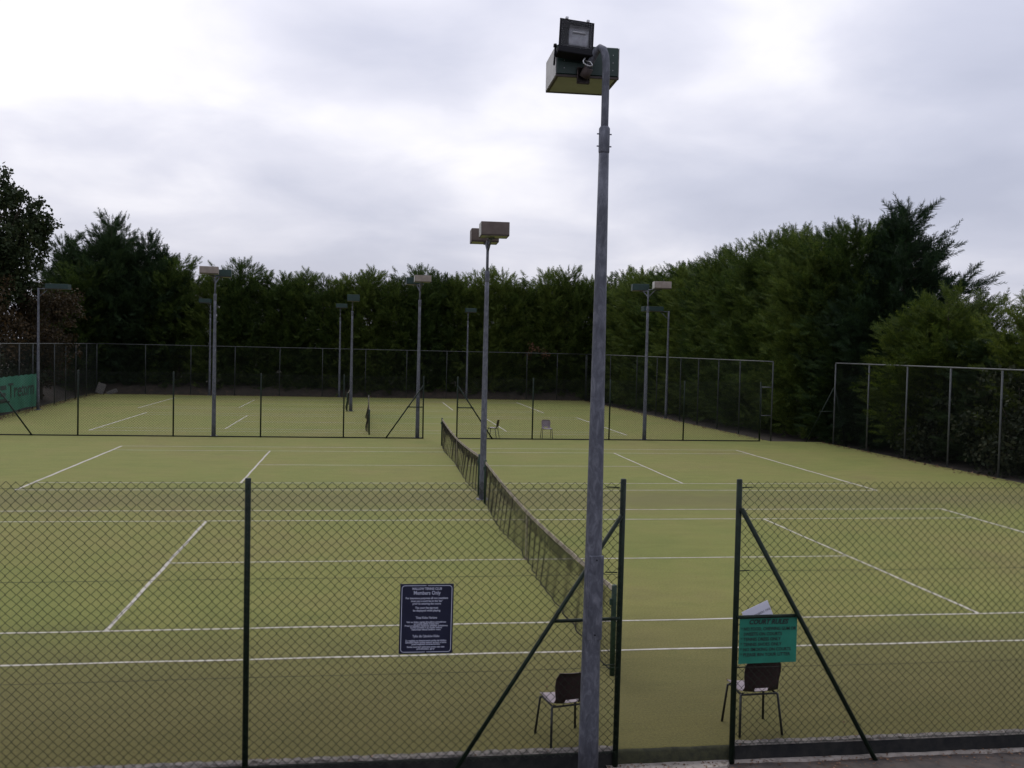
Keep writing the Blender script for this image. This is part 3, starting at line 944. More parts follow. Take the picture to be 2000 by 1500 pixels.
def tennis_net(label, x, y, seed, bulge):
    root = thing('tennis_net', label, 'tennis net', (x, y, 0), 0, 'tennis nets across the courts')
    V, F, surf = net_mesh(seed, bulge)
    link('netting', np_mesh('netting', V, F, 'net'), root)
    s = np.linspace(0, 1, 120)
    top = surf(s, s * 0 + 1.0)
    tp = MB(); vs = []; fs = []
    for i, p in enumerate(top):
        wv = 0.004 * math.sin(i * .9)
        vs += [(p[0] - .006 + wv, p[1], p[2] + .012), (p[0] - .011 + wv, p[1], p[2] - .05), (p[0] + .011 + wv, p[1], p[2] - .05), (p[0] + .006 + wv, p[1], p[2] + .012)]
        if i:
            q = 4 * i
            fs += [(q - 4 + j, q + j, q + (j + 1) % 4, q - 4 + (j + 1) % 4) for j in range(4)]
    tp.add(vs, fs); tp.build('headband', 'net_tape', root)
    bot = surf(s, s * 0)
    MB().tube([tuple(p) for p in bot], 0.009, 6).build('bottom_cord', 'net', root, True)
    cs = MB(); cs.box((-0.012, 0, 0.46), (0.006, 0.05, 0.90)); cs.box((0.016, 0, 0.46), (0.006, 0.05, 0.90)); cs.box((0, 0, 0.012), (0.08, 0.09, 0.024))
    cs.build('centre_strap', 'net_tape', root)
    for sy_ in (-1, 1):
        p = MB().tube([(0, sy_ * 6.4, 0), (0, sy_ * 6.4, 1.09), (0, sy_ * 6.4, 1.105)], [0.032, 0.032, 0.024], 12).build('net_post', 'net_post', root, True)
        MB().box((-0.04, sy_ * 6.4, 0.90), (0.03, 0.05, 0.08), None, 0, 0.006).build('winder', 'net_post', p)
    return root


tennis_net('nearest tennis net, running away from the gateway', 0.0, 0.0, 3, 0.10)
tennis_net('second tennis net, beyond the twin-box floodlight post', 0.0, 14.14, 5, 0.10)
tennis_net('third tennis net, seen end on behind the middle fence', -2.83, 31.38, 8, 0.16)
tennis_net('farthest tennis net, half hidden by a floodlight post', -4.07, 45.99, 9, 0.14)


# ------------------------------------------------------------------ chairs
def make_shell():
    """profile in YZ swept across X; +Y is the front of the seat"""
    prof = [(0.215, 0.425), (0.19, 0.443), (0.10, 0.446), (0.0, 0.437), (-0.10, 0.435), (-0.165, 0.452), (-0.20, 0.500), (-0.218, 0.57), (-0.236, 0.66), (-0.25, 0.74), (-0.262, 0.80)]
    hw = [0.195, 0.205, 0.21, 0.21, 0.205, 0.195, 0.185, 0.19, 0.20, 0.195, 0.16]
    nx = 10
    V = []
    for (yy, zz), w_ in zip(prof, hw):
        for i in range(nx + 1):
            u_ = -1 + 2 * i / nx
            back = max(0.0, min(1.0, (zz - 0.46) / 0.12))
            dz_ = 0.018 * abs(u_) ** 2.5 * (1 - back)
            dy_ = 0.035 * abs(u_) ** 2 * back
            V.append((u_ * w_, yy + dy_, zz + dz_))
    return V, nx, len(prof)


def chair(label, x, y, rz):
    root = thing('plastic_chair', label, 'chair', (x, y, 0), rz, 'plastic stacking chairs beside the courts')
    V, nx, n_ = make_shell()
    th = 0.006
    # thickness along approximate normals
    vv = [Vector(v) for v in V]
    def nrm(i, j):
        a = vv[min(n_ - 1, i + 1) * (nx + 1) + j] - vv[max(0, i - 1) * (nx + 1) + j]
        b_ = vv[i * (nx + 1) + min(nx, j + 1)] - vv[i * (nx + 1) + max(0, j - 1)]
        return b_.cross(a).normalized()
    F = []; front = []
    mb = MB()
    low = [vv[i * (nx + 1) + j] + nrm(i, j) * th for i in range(n_) for j in range(nx + 1)]
    # sign so that "low" lies on the rear / underside
    if low[(2) * (nx + 1) + 5].z > vv[2 * (nx + 1) + 5].z:
        low = [vv[k] * 2 - low[k] for k in range(len(vv))]
    fa = []; fb = []
    def hole(i, j): return i == 5 and 3 <= j <= 6
    for i in range(n_ - 1):
        for j in range(nx):
            if hole(i, j): continue
            q = (i * (nx + 1) + j, i * (nx + 1) + j + 1, (i + 1) * (nx + 1) + j + 1, (i + 1) * (nx + 1) + j)
            fa.append(q); fb.append(q[::-1])
    edge = []
    ring = [(0, j) for j in range(nx)] + [(i, nx) for i in range(n_ - 1)] + [(n_ - 1, j) for j in range(nx, 0, -1)] + [(i, 0) for i in range(n_ - 1, 0, -1)]
    N0 = len(vv)
    for k in range(len(ring)):
        a_ = ring[k][0] * (nx + 1) + ring[k][1]; b_ = ring[(k + 1) % len(ring)]; b_ = b_[0] * (nx + 1) + b_[1]
        edge.append((a_, b_, b_ + N0, a_ + N0))
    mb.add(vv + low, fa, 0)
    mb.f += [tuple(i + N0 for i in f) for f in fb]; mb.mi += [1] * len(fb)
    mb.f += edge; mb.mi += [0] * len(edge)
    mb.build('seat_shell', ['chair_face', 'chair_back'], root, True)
    fr = MB()
    for sx in (-1, 1):
        MB().tube([(sx * 0.17, 0.155, 0.425), (sx * 0.205, 0.175, 0.41), (sx * 0.235, 0.225, 0.0)], 0.0135, 8).build('leg', 'chair_leg', root, True)
        MB().tube([(sx * 0.17, -0.125, 0.42), (sx * 0.205, -0.145, 0.405), (sx * 0.235, -0.215, 0.0)], 0.0135, 8).build('leg', 'chair_leg', root, True)
        fr.tube([(sx * 0.185, 0.17, 0.418), (sx * 0.188, -0.14, 0.412)], 0.010, 8)
    fr.tube([(-0.188, -0.14, 0.412), (0.188, -0.14, 0.412)], 0.010, 8)
    fr.tube([(-0.188, 0.13, 0.414), (0.188, 0.13, 0.414)], 0.010, 8)
    fr.build('under_frame', 'chair_leg', root, True)
    return root


chair('dark plastic chair with its back to the path, half hidden by the foreground lamp post', -0.97, -8.21, R(12)).scale = (0.95, 0.95, 0.94)
chair('dark plastic chair with its back to the path, below the green rules sign', 1.06, -8.13, R(3))
chair('mauve plastic chair seen side on beyond the middle fence', 2.50, 24.0, R(66))
chair('mauve plastic chair facing the camera beyond the middle fence', 4.86, 24.0, R(180))

# ------------------------------------------------------------------ signs
SGY = FEN - 0.045
sx0, sx1, sz0, sz1 = -2.655, -2.155, 1.045, 1.705
sg = thing('club_sign', 'navy notice board with pale lettering hung on the front fence', 'sign', ((sx0 + sx1) / 2, SGY, (sz0 + sz1) / 2))
sg.rotation_euler = (0, R(0.4), 0)
W_, H_ = sx1 - sx0, sz1 - sz0
MB().box((0, 0, 0), (W_, 0.008, H_), None, 0, 0.002).build('board', 'navy', sg)
bd = MB(); rr_ = 0.03; t_ = 0.0055
ox, oz = W_ / 2 - 0.014, H_ / 2 - 0.014
pth = []
for (qx, qz, a0) in ((1, 1, 0), (-1, 1, 90), (-1, -1, 180), (1, -1, 270)):
    for k in range(7):
        a_ = R(a0 + 15 * k)
        pth.append((qx * (ox - rr_), qz * (oz - rr_), math.cos(a_), math.sin(a_)))
vs = []; fs = []
for (qx, qz, ca, sa) in pth:
    vs += [(qx + ca * rr_, -0.0058, qz + sa * rr_), (qx + ca * (rr_ - t_), -0.0058, qz + sa * (rr_ - t_))]
n_ = len(pth)
for k in range(n_):
    k2 = (k + 1) % n_
    fs.append((2 * k, 2 * k2, 2 * k2 + 1, 2 * k + 1))
bd.add(vs, fs); bd.build('border', 'sign_white', sg)
for fz in (-1, 1):
    fx = MB(); fx.box((0, -0.006, fz * (H_ / 2 - 0.014)), (0.012, 0.005, 0.014)); fx.tube([(0, -0.004, fz * (H_ / 2 - 0.014)), (0, -0.0095, fz * (H_ / 2 - 0.014))], 0.005, 8)
    fx.build('fixing', 'black', sg)
RX = Matrix.Rotation(R(90), 4, 'X')


def sign_text(parent, body, size, z, mat, x=0.0, align='CENTER', width=None, y=-0.006, shear=0, off=0.0, rz=0.0):
    return text_mesh('lettering', body, size, mat, parent, Matrix.Translation((x, y, z)) @ Matrix.Rotation(rz, 4, 'Y') @ RX, align, shear, off, width)


for body_, size_, v_, wd in (
        ('MALLOW TENNIS CLUB', 0.030, 0.052, 0.275), ('Members Only', 0.050, 0.098, 0.25),
        ('For insurance purposes all non members', 0.026, 0.139, 0.395), ("must pay a court fee in the 'bar'", 0.026, 0.166, 0.295), ('prior to entering the courts', 0.026, 0.191, 0.265),
        ('The court fee tag must', 0.026, 0.230, 0.215), ('be displayed while playing', 0.026, 0.256, 0.255),
        ('Tiktai Klubo Nariams', 0.030, 0.325, 0.20),
        ('Visi ne klubo nariai draudimo sumetimais', 0.021, 0.363, 0.37), ('turi mokėti aikštės mokestį bare', 0.021, 0.380, 0.235), ('Prieš pradedant žaidimą aikštėje privaloma', 0.021, 0.398, 0.40), ('turėti kortelę ir ją visada nešioti', 0.021, 0.416, 0.295), ('matomoje vietoje žaidimo metu', 0.021, 0.434, 0.27),
        ('Tylko dla Członków Klubu', 0.031, 0.500, 0.25),
        ('Ze względu na ubezpieczenie osoby nie będące', 0.021, 0.538, 0.385), ('członkami klubu muszą zapłacić za kort w barze', 0.021, 0.556, 0.385), ('przed wejściem na teren kortów', 0.021, 0.573, 0.265),
        ('Karta musi być widoczna przez cały czas', 0.021, 0.598, 0.35), ('podczas gry', 0.021, 0.616, 0.17)):
    sign_text(sg, body_, size_ * 1.05, H_ / 2 - v_ - 0.004, 'sign_white', width=wd, off=0.0006)

# green rules sign
gx0, gx1, gz0, gz1 = 0.685, 1.285, 0.855, 1.315
gs = thing('rules_sign', 'green court rules sign with black lettering hanging from the cross bar', 'sign', ((gx0 + gx1) / 2, SGY + 0.02, (gz0 + gz1) / 2))
W2, H2_ = gx1 - gx0, gz1 - gz0
sh = MB(); vs = []; fs = []
nx_, nz_ = 12, 8
for j in range(nz_ + 1):
    for i in range(nx_ + 1):
        u_, v_ = i / nx_, j / nz_
        vs.append((-W2 / 2 + W2 * u_, 0.004 * math.sin(u_ * 5) * (1 - v_), -H2_ / 2 + H2_ * v_ + 0.01 * (1 - v_) * u_))
        if i and j:
            q = j * (nx_ + 1) + i
            fs.append((q - nx_ - 2, q - nx_ - 1, q, q - 1))
nb = len(vs)
vs2 = [(x, y + 0.004, z) for x, y, z in vs]
sh.add(vs + vs2, fs + [tuple(i + nb for i in f[::-1]) for f in fs] + [(i + 1, i, i + nb, i + 1 + nb) for i in range(nx_)] + [(nz_ * (nx_ + 1) + i, nz_ * (nx_ + 1) + i + 1, nz_ * (nx_ + 1) + i + 1 + nb, nz_ * (nx_ + 1) + i + nb) for i in range(nx_)])
sh.build('sheet', 'sign_green', gs)
sign_text(gs, 'COURT RULES', 0.066, H2_ / 2 - 0.062, 'ink', x=-0.005, width=0.41, shear=0.3, off=0.002)
for row, (tx, wd, star) in enumerate((('NO FOOD, CHEWING GUM OR', 0.55, 1), ('SWEETS ON COURTS', 0.40, 0), ('TENNIS DRESS ONLY', 0.39, 1), ('TENNIS SHOES ONLY', 0.40, 1), ('NO SMOKING ON COURTS', 0.495, 1), ('PLEASE BIN YOUR LITTER', 0.49, 1))):
    zz = H2_ / 2 - 0.125 - row * 0.0515
    sign_text(gs, tx, 0.046, zz, 'ink', x=-W2 / 2 + 0.042, align='LEFT', width=min(wd, 0.545), off=0.0008)
    if star: sign_text(gs, '*', 0.05, zz - 0.006, 'ink', x=-W2 / 2 + 0.022, off=0.001)

pw = thing('paper_notice', 'tilted white notice tucked behind the green rules sign', 'sign', (0.86, FEN - 0.010, 1.335))
pm_ = MB(); pm_.box((0.02, 0, 0.0), (0.29, 0.004, 0.20), Matrix.Rotation(R(-24), 3, 'Y')); pm_.build('sheet', 'paper', pw)
sign_text(pw, 'MEMBERS ONLY', 0.030, 0.025, 'ink', x=0.07, y=-0.0035, rz=R(-24))

# banner on the left fence
BNX = -20.72
bn = thing('fence_banner', 'green printed banner tied to the left hand fence', 'banner', (BNX - 0.06, 35.0, 1.0))
mb = MB(); vs = []; fs = []
ny, nz_ = 40, 8
y0_, y1_ = 29.6, 38.75
def bpos(y, v_):
    u_ = (y - y0_) / (y1_ - y0_)
    x = -20.62 - 0.0475 * (y - 29.5) + 0.05 + 0.10 + 0.03 * math.sin(u_ * 19 + v_ * 2) + 0.05 * math.sin(v_ * 3.1)
    z = 0.17 + (1.95 - 0.17 - 0.05 * math.sin(u_ * 31) ** 2) * v_ - 0.03 * math.sin(u_ * 14) * (1 - v_)
    return Vector((x, y, z))
on = Vector(bn.location)
for j in range(nz_ + 1):
    for i in range(ny + 1):
        vs.append(bpos(y0_ + (y1_ - y0_) * i / ny, j / nz_) - on)
        if i and j:
            q = j * (ny + 1) + i
            fs.append((q - ny - 2, q - ny - 1, q, q - 1))
nb = len(vs)
vs += [v - Vector((0.006, 0, 0)) for v in vs]
mb.add(vs, fs + [tuple(i + nb for i in f[::-1]) for f in fs])
mb.build('sheet', 'banner', bn, True)


def wrap_banner(me_obj):
    for v in me_obj.data.vertices:
        y_ = v.co.x; z_ = v.co.y
        p = bpos(y_, (z_ - 0.17) / 1.75)
        v.co = Vector((p.x + 0.012, y_, z_)) - on


tx = text_mesh('lettering', 'Tretorn', 1.05, 'banner_ink', bn, Matrix.Translation((33.85, 0.86, 0)), 'LEFT', 0, 0.012, 4.3)
xs = [v.co.x for v in tx.data.vertices]; shift = 33.9 - min(xs)
for v in tx.data.vertices: v.co.x += shift
wrap_banner(tx)
lg = MB()
for (a0, a1, b0, b1) in ((32.5, 33.5, 1.30, 1.52), (32.5, 33.3, 0.98, 1.16), (32.5, 33.55, 0.66, 0.86)):
    k = 6
    for i in range(k):
        u0, u1 = a0 + (a1 - a0) * i / k, a0 + (a1 - a0) * (i + 1) / k
        lg.quad((u0, b0, 0), (u1, b0, 0), (u1, b1, 0), (u0, b1, 0))
lo = lg.build('emblem', 'banner_ink', bn)
wrap_banner(lo)


# ------------------------------------------------------------------ trees
def frames(D, rs):
    """perpendicular frames for directions D (n,3)"""
    A = rs.normal(size=D.shape)
    X = np.cross(D, A); X /= np.linalg.norm(X, axis=1)[:, None] + 1e-9
    Y = np.cross(D, X)
    return X, Y


def frond_template(n_=8):
    """flat feathery spray: unit length along z, leaflets in the xz plane; returns tri verts (k,3,3)"""
    T = []
    T.append([(-0.018, 0, 0), (0.018, 0, 0), (0, 0.03, 1.0)])
    for i in range(n_):
        z0 = 0.10 + 0.80 * i / n_
        ln = 0.36 * (1 - 0.72 * z0) * (0.75 + 0.5 * (i % 2 == 0))
        for s in (-1, 1):
            zz = z0 + (0.05 if s > 0 else 0)
            wv = 0.042
            T.append([(0, 0, zz - wv), (0, 0.0, zz + wv), (s * ln * 0.80, 0.07 * ((i % 3) - 1), zz + ln * 0.85)])
    return np.array(T)


FROND = frond_template()


def sprays(P, D, L, rs, wid=1.0):
    X, Y = frames(D, rs)
    T = FROND
    V = (P[:, None, None, :] + L[:, None, None, None] * (T[None, :, :, 0:1] * wid * X[:, None, None, :] + T[None, :, :, 1:2] * Y[:, None, None, :] + T[None, :, :, 2:3] * D[:, None, None, :]))
    return V.reshape(-1, 3)


def leyland(name, H, Rr, seed, nb=170, mat='leyland', lean=(0, 0), leaders=3, fr=(0.32, 0.60), shape=5.0, base=0.0, dens=19):
    rs = np.random.default_rng(seed)
    Ps, Ds, Ls = [], [], []
    limbs = MB()
    ld = [(0.0, 0.0, H)]
    for k in range(leaders - 1):
        a = rs.uniform(0, 6.28); q = rs.uniform(0.25, 0.55) * Rr
        ld.append((q * math.cos(a), q * math.sin(a), H * rs.uniform(0.86, 0.97)))
    for k in range(nb):
        t_ = base + (0.97 - base) * ((k + rs.uniform(0, 1)) / nb) ** 0.92
        lx, ly, lh = ld[k % len(ld)] if t_ > 0.45 else (0, 0, H)
        h = lh * t_
        a = k * 2.39996 + rs.normal(0, 0.35)
        prof = min(1.0, shape * (1 - t_)) ** 0.75
        ln = Rr * prof * rs.uniform(0.72, 1.22) * (0.8 if (lx or ly) else 1)
        ln = max(ln, 0.25)
        e0 = R(6 + 40 * t_ * t_) + rs.normal(0, 0.12)
        out = np.array([math.cos(a), math.sin(a), 0]) + np.array([lean[0], lean[1], 0]) * t_
        n_ = max(7, int(dens * ln))
        s = np.sort(rs.uniform(0.22, 1.0, n_)) ** 0.8
        el = e0 + 0.30 * s
        bend = (lx * t_ if t_ > .45 else 0, ly * t_ if t_ > .45 else 0)
        p = np.stack([bend[0] + out[0] * ln * s * np.cos(e0), bend[1] + out[1] * ln * s * np.cos(e0), h + ln * s * (math.sin(e0) * 0.75 + 0.30 * s)], -1)
        p += rs.normal(0, 0.10 + 0.05 * ln / Rr, p.shape)
        if t_ < 0.12:
            p[:, 2] -= 0.55 * s * (1 - t_ / 0.12)
            p[:, 2] = np.maximum(p[:, 2], 0.05)
        d = np.stack([out[0] * np.cos(el), out[1] * np.cos(el), np.sin(el)], -1) + rs.normal(0, 0.33, p.shape)
        d[:, 2] -= 0.10 * (1 - t_)
        d /= np.linalg.norm(d, axis=1)[:, None]
        Ps.append(p); Ds.append(d)
        Ls.append(rs.uniform(fr[0], fr[1], n_) * (0.75 + 0.25 * prof))
        # plume at the tip
        tip = np.array([[bend[0] + out[0] * ln * math.cos(e0), bend[1] + out[1] * ln * math.cos(e0), h + ln * (math.sin(e0) * 0.75 + 0.30)]])
        td = np.array([[out[0] * math.cos(e0 + .3), out[1] * math.cos(e0 + .3), math.sin(e0 + .3)]]) + rs.normal(0, .15, (1, 3))
        td /= np.linalg.norm(td)
        Ps.append(tip); Ds.append(td); Ls.append(np.array([rs.uniform(fr[1] * .8, fr[1] * 1.25)]))
        if k % 4 == 0 and ln > 0.8:
            limbs.tube([(0, 0, h), (out[0] * ln * .45 * math.cos(e0), out[1] * ln * .45 * math.cos(e0), h + ln * .4 * math.sin(e0))], [0.035, 0.012], 4, cap=False)
    for (lx, ly, lh) in ld:          # spiky leaders
        n_ = 70
        s = rs.uniform(0, 1, n_)
        top = lh + rs.uniform(0.25, 0.8)
        dx, dy = rs.normal(0, .05, 2)
        p = np.stack([lx + dx * s, ly + dy * s, top - 0.12 - 3.0 * (1 - s)], -1)
        a = rs.uniform(0, 6.28, n_)
        up_ = 0.45 + 0.4 * s
        d = np.stack([np.cos(a) * (1 - up_ * .4), np.sin(a) * (1 - up_ * .4), up_], -1)
        d /= np.linalg.norm(d, axis=1)[:, None]
        Ps.append(p); Ds.append(d); Ls.append(0.12 + 0.75 * (1 - s) ** 0.9)
        Ps.append(np.array([[lx + dx, ly + dy, top - 0.35]])); Ds.append(np.array([[dx, dy, 1.0]])); Ls.append(np.array([0.42]))
        limbs.tube([(lx, ly, lh * 0.72), (lx + dx, ly + dy, top - 0.1)], [0.03, 0.010], 4, cap=False)
    P, D, L = np.concatenate(Ps), np.concatenate(Ds), np.concatenate(Ls)
    V = sprays(P, D, L, rs)
    me = np_mesh(name + '_crown', V, np.arange(len(V)).reshape(-1, 3), mat)
    nseg = 6
    limbs.tube([(0, 0, -0.16)] + [(0, 0, H * 0.95 * i / nseg) for i in range(1, nseg + 1)], [0.20 * H / 10] + [0.19 * H / 10 * (1 - i / nseg) + 0.012 for i in range(1, nseg + 1)], 8)
    for (lx, ly, lh) in ld[1:]:
        limbs.tube([(0, 0, lh * 0.35), (lx * .7, ly * .7, lh * 0.6), (lx, ly, lh * 0.97)], [0.07, 0.05, 0.012], 5)
    tr = limbs.mesh(name + '_trunk', 'bark', True)
    return me, tr


def place_tree(name, label, meshes, x, y, s=1.0, rz=0.0, group=None, mat=None, sz=None, cat='tree'):
    root = thing(name, label, cat, (x, y, 0), rz, group)
    root.scale = (s, s, sz or s)
    c_ = link('crown', meshes[0], root)
    link('trunk', meshes[1], root)
    if mat:
        c_.material_slots[0].link = 'OBJECT'
        c_.material_slots[0].material = MAT[mat]
    return root


VAR = [leyland('leyland%d' % k, 10.0, 2.0, 40 + k, 300, leaders=3 + k % 3, shape=(4.2, 5.5, 3.6, 6.0, 4.6)[k]) for k in range(5)]
BIG = leyland('leyland_big', 13.0, 3.6, 77, 460, leaders=4, fr=(0.40, 0.72), shape=2.1, dens=18)
WIND = leyland('leyland_wind', 11.0, 3.1, 91, 380, leaders=4, fr=(0.42, 0.85), lean=(0.25, 0.0), shape=1.9, dens=15)
BUSH = leyland('leyland_bush', 7.2, 3.0, 63, 340, leaders=7, fr=(0.34, 0.62), shape=2.6, dens=17)

ORD = ['first', 'second', 'third', 'fourth', 'fifth', 'sixth', 'seventh', 'eighth', 'ninth', 'tenth', 'eleventh', 'twelfth', 'thirteenth', 'fourteenth', 'fifteenth', 'sixteenth', 'seventeenth', 'eighteenth', 'nineteenth', 'twentieth']
# back hedge
xs = -14.6 + np.arange(18) * 1.72
for i, x in enumerate(xs):
    h = 9.1 + 0.4 * math.sin(i * 2.1) + random.uniform(-.25, .25) + 0.03 * i
    s = random.uniform(0.92, 1.04)
    place_tree('leyland_cypress', 'conifer in the tall back hedge, %s from the left' % ORD[i], VAR[(i * 3 + i // 5) % 5], x + random.uniform(-.25, .25), 58.6 + random.uniform(-.5, .5), s, random.uniform(0, 6.28), 'conifers of the back hedge', sz=h / 10.0)
place_tree('leyland_cypress', 'conifer at the corner where the back hedge meets the right hand row', VAR[4], 16.1, 57.6, 1.05, 0.9, None, None, sz=0.95)
# left clump
for i, (x, y, h, m_, r_, lab) in enumerate((
        (-22.3, 60.2, 13.2, BIG, 1.0, 'tallest dark conifer at the top of the left clump'),
        (-19.6, 60.0, 11.9, BIG, 0.92, 'broad dark conifer on the right flank of the left clump'),
        (-25.2, 60.2, 11.6, BIG, 0.9, 'broad dark conifer on the left flank of the left clump'),
        (-17.2, 59.2, 9.9, VAR[1], 1.1, 'shorter conifer where the left clump steps down to the back hedge'),
        (-23.9, 57.9, 9.0, VAR[3], 1.1, 'lower conifer in front of the left clump behind the fence corner'))):
    place_tree('leyland_cypress', lab, m_, x, y, r_, 1.3 * i, 'conifers of the left clump', 'leyland_dark' if i < 3 else None, sz=h / (13.0 if m_ is BIG else 10.0))
place_tree('leyland_cypress', 'dark conifer at the far left edge behind the copper trees', BIG, -30.5, 52.0, 0.8, 0.5, None, 'leyland_dark', sz=0.62)
# right row, from the back corner towards the camera
ry = [54.5, 52.2, 49.9, 47.6, 45.3, 43.0, 40.7, 38.4, 36.1, 33.8, 31.5, 29.2, 27.0]
for i, y in enumerate(ry):
    x = 16.9 + (54.5 - y) * 0.062
    h = 9.3 + 0.35 * math.sin(i * 1.9) + random.uniform(-.2, .2) + (0.5 if i > 10 else 0.03 * i)
    place_tree('leyland_cypress', 'conifer in the right hand row, %s from the back corner' % ORD[i], VAR[(i * 2 + 1 + i // 4) % 5], x + random.uniform(-.15, .25), y, random.uniform(0.98, 1.1), random.uniform(0, 6.28), 'conifers of the right hand row', sz=h / 10.0)
place_tree('leyland_cypress', 'tall windswept dark conifer standing highest on the right', WIND, 21.0, 23.2, 0.97, R(-20), None, 'leyland_dark', sz=0.97)
place_tree('leyland_cypress', 'pointed green conifer between the right hand row and the windswept one', VAR[0], 19.6, 25.2, 1.1, 2.0, None, None, sz=1.0)
place_tree('leyland_cypress', 'yellow-green bushy conifer above the right side fence', BUSH, 20.8, 18.8, 1.0, 0.4, None, 'leyland_gold', sz=0.90)
place_tree('leyland_cypress', 'yellow-green conifer at the right edge of the picture', BUSH, 22.3, 14.2, 0.9, 2.2, None, 'leyland_gold', sz=0.86)
place_tree('leyland_cypress', 'dark conifer low behind the corner of the right side fence', VAR[2], 19.6, 24.6, 1.05, 1.0, None, 'leyland_dark', sz=0.72)
for i, (x, y, h) in enumerate(((20.4, 20.9, 5.0), (20.6, 15.9, 4.6), (21.4, 11.6, 5.0), (21.6, 8.0, 4.6))):
    place_tree('leyland_cypress', 'low dark conifer behind the right side fence, %s from its far end' % ORD[i], VAR[i], x, y, 0.9, i * 1.7, 'low conifers behind the right side fence', 'leyland_dark', sz=h / 10)


def leafy(name, clumps, leaf, n_per, seed, mat, trunk_h, trunk_r, spread=1.0):
    """broad-leaved crown: leaves in clumps at the ends of limbs"""
    rs = np.random.default_rng(seed)
    Vs = []
    tm = MB()
    tm.tube([(0, 0, -0.16), (0.03, 0, trunk_h * .5), (0.0, 0.05, trunk_h)], [trunk_r, trunk_r * .75, trunk_r * .55], 8)
    for (cx, cy, cz, cr) in clumps:
        c_ = np.array([cx, cy, cz])
        tm.tube([(0, 0, trunk_h * 0.8), (cx * .5, cy * .5, trunk_h * .8 + (cz - trunk_h * .8) * .62), (cx * .9, cy * .9, cz)], [trunk_r * .4, trunk_r * .22, 0.015], 5)
        n_ = int(n_per * cr ** 1.6)
        nsub = max(4, int(10 * cr))
        subs = rs.normal(size=(nsub, 3)); subs /= np.linalg.norm(subs, axis=1)[:, None]
        subs = c_ + subs * cr * rs.uniform(0.45, 1.0, (nsub, 1)) * np.array([1, 1, .85])
        k = rs.integers(0, nsub, n_)
        P = subs[k] + rs.normal(0, 0.17 * cr ** .5 * spread, (n_, 3))
        D = rs.normal(size=(n_, 3)); D[:, 2] -= 0.3; D /= np.linalg.norm(D, axis=1)[:, None]
        X, Y = frames(D, rs)
        L = leaf * rs.uniform(0.6, 1.3, n_)[:, None]
        q = np.stack([P, P + D * L * .5 + X * L * .32, P + D * L + Y * L * .1, P + D * L * .5 - X * L * .32], 1)
        Vs.append(q.reshape(-1, 3))
    V = np.concatenate(Vs)
    return np_mesh(name + '_crown', V, np.arange(len(V)).reshape(-1, 4), mat), tm.mesh(name + '_trunk', 'bark', True)


def blob_clumps(seed, n_, rx, ry_, z0, z1, r0, r1):
    rs = np.random.default_rng(seed)
    out = []
    for k in range(n_):
        a = rs.uniform(0, 6.28); q = math.sqrt(rs.uniform(0, 1)); u_ = rs.uniform(-1, 1)
        f = math.sqrt(max(0.05, 1 - u_ * u_))
        out.append((rx * q * f * math.cos(a), ry_ * q * f * math.sin(a), (z0 + z1) / 2 + (z1 - z0) / 2 * u_, rs.uniform(r0, r1)))
    return out


oak = leafy('oak', blob_clumps(5, 80, 3.7, 3.7, 5.5, 13.2, 0.8, 1.4), 0.24, 330, 6, 'oak', 6.0, 0.32)
place_tree('oak_tree', 'dark green broadleaf tree at the left edge rising above everything there', oak, -26.4, 46.0, 1.0, 0.3, sz=1.05)
cop = leafy('copper', blob_clumps(15, 44, 2.9, 2.6, 1.0, 6.8, 0.8, 1.3), 0.18, 300, 16, 'copper', 2.2, 0.14)
place_tree('copper_tree', 'small copper leaved tree behind the left fence by the lamp', cop, -23.4, 47.5, 1.0, 0.0)
place_tree('copper_tree', 'copper leaved tree at the far left under the broadleaf tree', cop, -25.9, 42.5, 1.12, 2.0)
shr = leafy('bramble', blob_clumps(25, 22, 2.2, 1.4, 0.3, 2.6, 0.6, 1.0), 0.15, 260, 26, 'bramble', 0.6, 0.05)
for i, (x, y, s, rz, lab) in enumerate((
        (-23.2, 33.5, 1.2, 1.5, 'yellowish bramble bush behind the green banner'),
        (-23.6, 37.6, 1.25, 1.7, 'bramble bush behind the left fence at the end of the banner'),
        (-24.1, 44.2, 1.2, 1.2, 'bramble bush behind the left fence under the copper tree'),
        (19.9, 13.4, 1.15, 1.6, 'leafy bramble bush behind the right side fence near the picture edge'),
        (19.6, 18.0, 1.1, 1.5, 'leafy bramble bush behind the right side fence below the yellow-green conifer'))):
    place_tree('bramble_bush', lab, shr, x, y, s, rz, cat='bush')

# dead brown branch hanging over the back fence
dead = leafy('dead', [(0.0, 0, 0.3, .35), (0.55, 0.1, 0.15, .35), (-0.5, 0, 0.1, .32), (0.9, 0, -.15, .25), (-.2, 0, 0.7, .25)], 0.16, 300, 31, 'deadleaf', 0.3, 0.02)
db = thing('dead_branch', 'withered brown branch hanging over the back fence rail', 'branch', (9.9, 56.1, 3.5))
link('leaves', dead[0], db); link('stem', dead[1], db)

# ------------------------------------------------------------------ small things
sc_ = thing('scrap_heap', 'pale scrap sheet leaning at the back left fence corner', 'debris', (-21.6, 54.6, 0))
MB().box((0, 0, 0.40), (0.55, 0.04, 0.75), Matrix.Rotation(R(20), 3, 'Y'), 0, .005).build('sheet', 'rubble', sc_)
MB().box((0.75, 0.05, 0.16), (0.75, 0.05, 0.28), Matrix.Rotation(R(-22), 3, 'Y'), 0, .005).build('sheet', 'rubble', sc_)


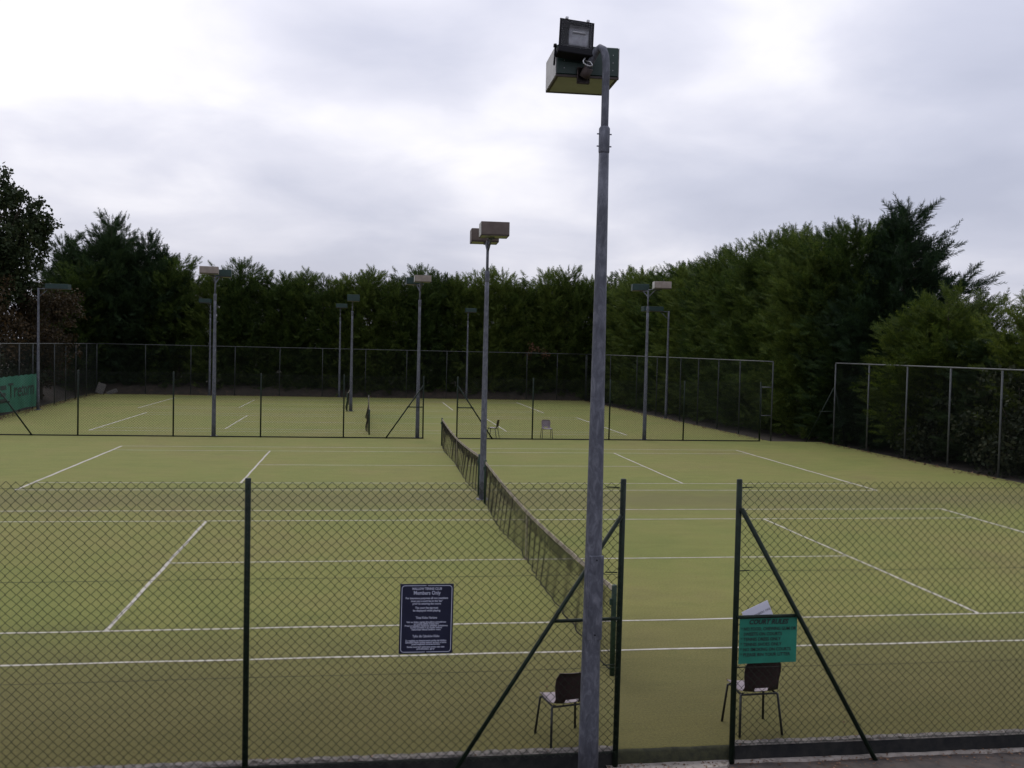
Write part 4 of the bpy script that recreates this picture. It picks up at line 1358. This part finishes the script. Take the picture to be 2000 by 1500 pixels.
def litter(name, pts, size, mat, label, seed):
    rs = np.random.default_rng(seed)
    P = np.array(pts); n_ = len(P)
    D = rs.normal(size=(n_, 3)); D[:, 2] *= 0.25; D /= np.linalg.norm(D, axis=1)[:, None]
    U = np.cross(D, np.array([0, 0, 1.0])); U /= np.linalg.norm(U, axis=1)[:, None]
    L = size * rs.uniform(0.6, 1.4, (n_, 1))
    up_ = np.array([0, 0, 1.0]) * L * rs.uniform(0.05, 0.35, (n_, 1))
    q = np.stack([P, P + D * L * .5 + U * L * .33 + up_ * .5, P + D * L + up_ * .2, P + D * L * .5 - U * L * .33], 1)
    o = link(name, np_mesh(name, q.reshape(-1, 3), np.arange(4 * n_).reshape(-1, 4), mat))
    o['kind'] = 'stuff'; o['label'] = label; o['category'] = 'leaves'
    return o


pts = []
for k in range(1500):
    x = random.uniform(-7.5, 6.5)
    y = FY - 0.10 - abs(random.gauss(0, 0.14))
    pts.append((x, y, ZP + 0.004 + (0.012 if (x > -0.62 and y > conc_out(x)) else 0)))
for k in range(160):
    x = random.uniform(-7.5, 6.5)
    if -0.5 < x < 0.7: continue
    pts.append((x, FY - 0.02 + random.gauss(0, 0.03), 0.026))
for k in range(260):
    pts.append((random.uniform(-9, 9), random.uniform(-8.3, 4.0), 0.006))
litter('leaf_litter', pts, 0.024, 'deadleaf', 'small brown fallen leaves along the foot of the front fence', 3)
pts = []
for k in range(5000):
    q = random.random()
    if q < 0.40:
        x, y = random.uniform(-22, 13.5), 55.1 - abs(random.gauss(0, 0.35))
    elif q < 0.7:
        y = random.uniform(30, 55); x = -20.6 - (y - 30) * 0.0675 + abs(random.gauss(0, 0.35)) + .1
    elif q < 0.9:
        y = random.uniform(24, 55); x = 15.0 - (y - 23.6) * 0.043 - abs(random.gauss(0, 0.25)) - .05
    else:
        y = random.uniform(8, 23); x = 17.36 + (23.3 - y) * 0.0248 - abs(random.gauss(0, 0.2)) - .05
    pts.append((x, y, 0.006))
litter('leaf_litter', pts, 0.09, 'deadleaf', 'brown fallen leaves drifted along the perimeter fences', 4)
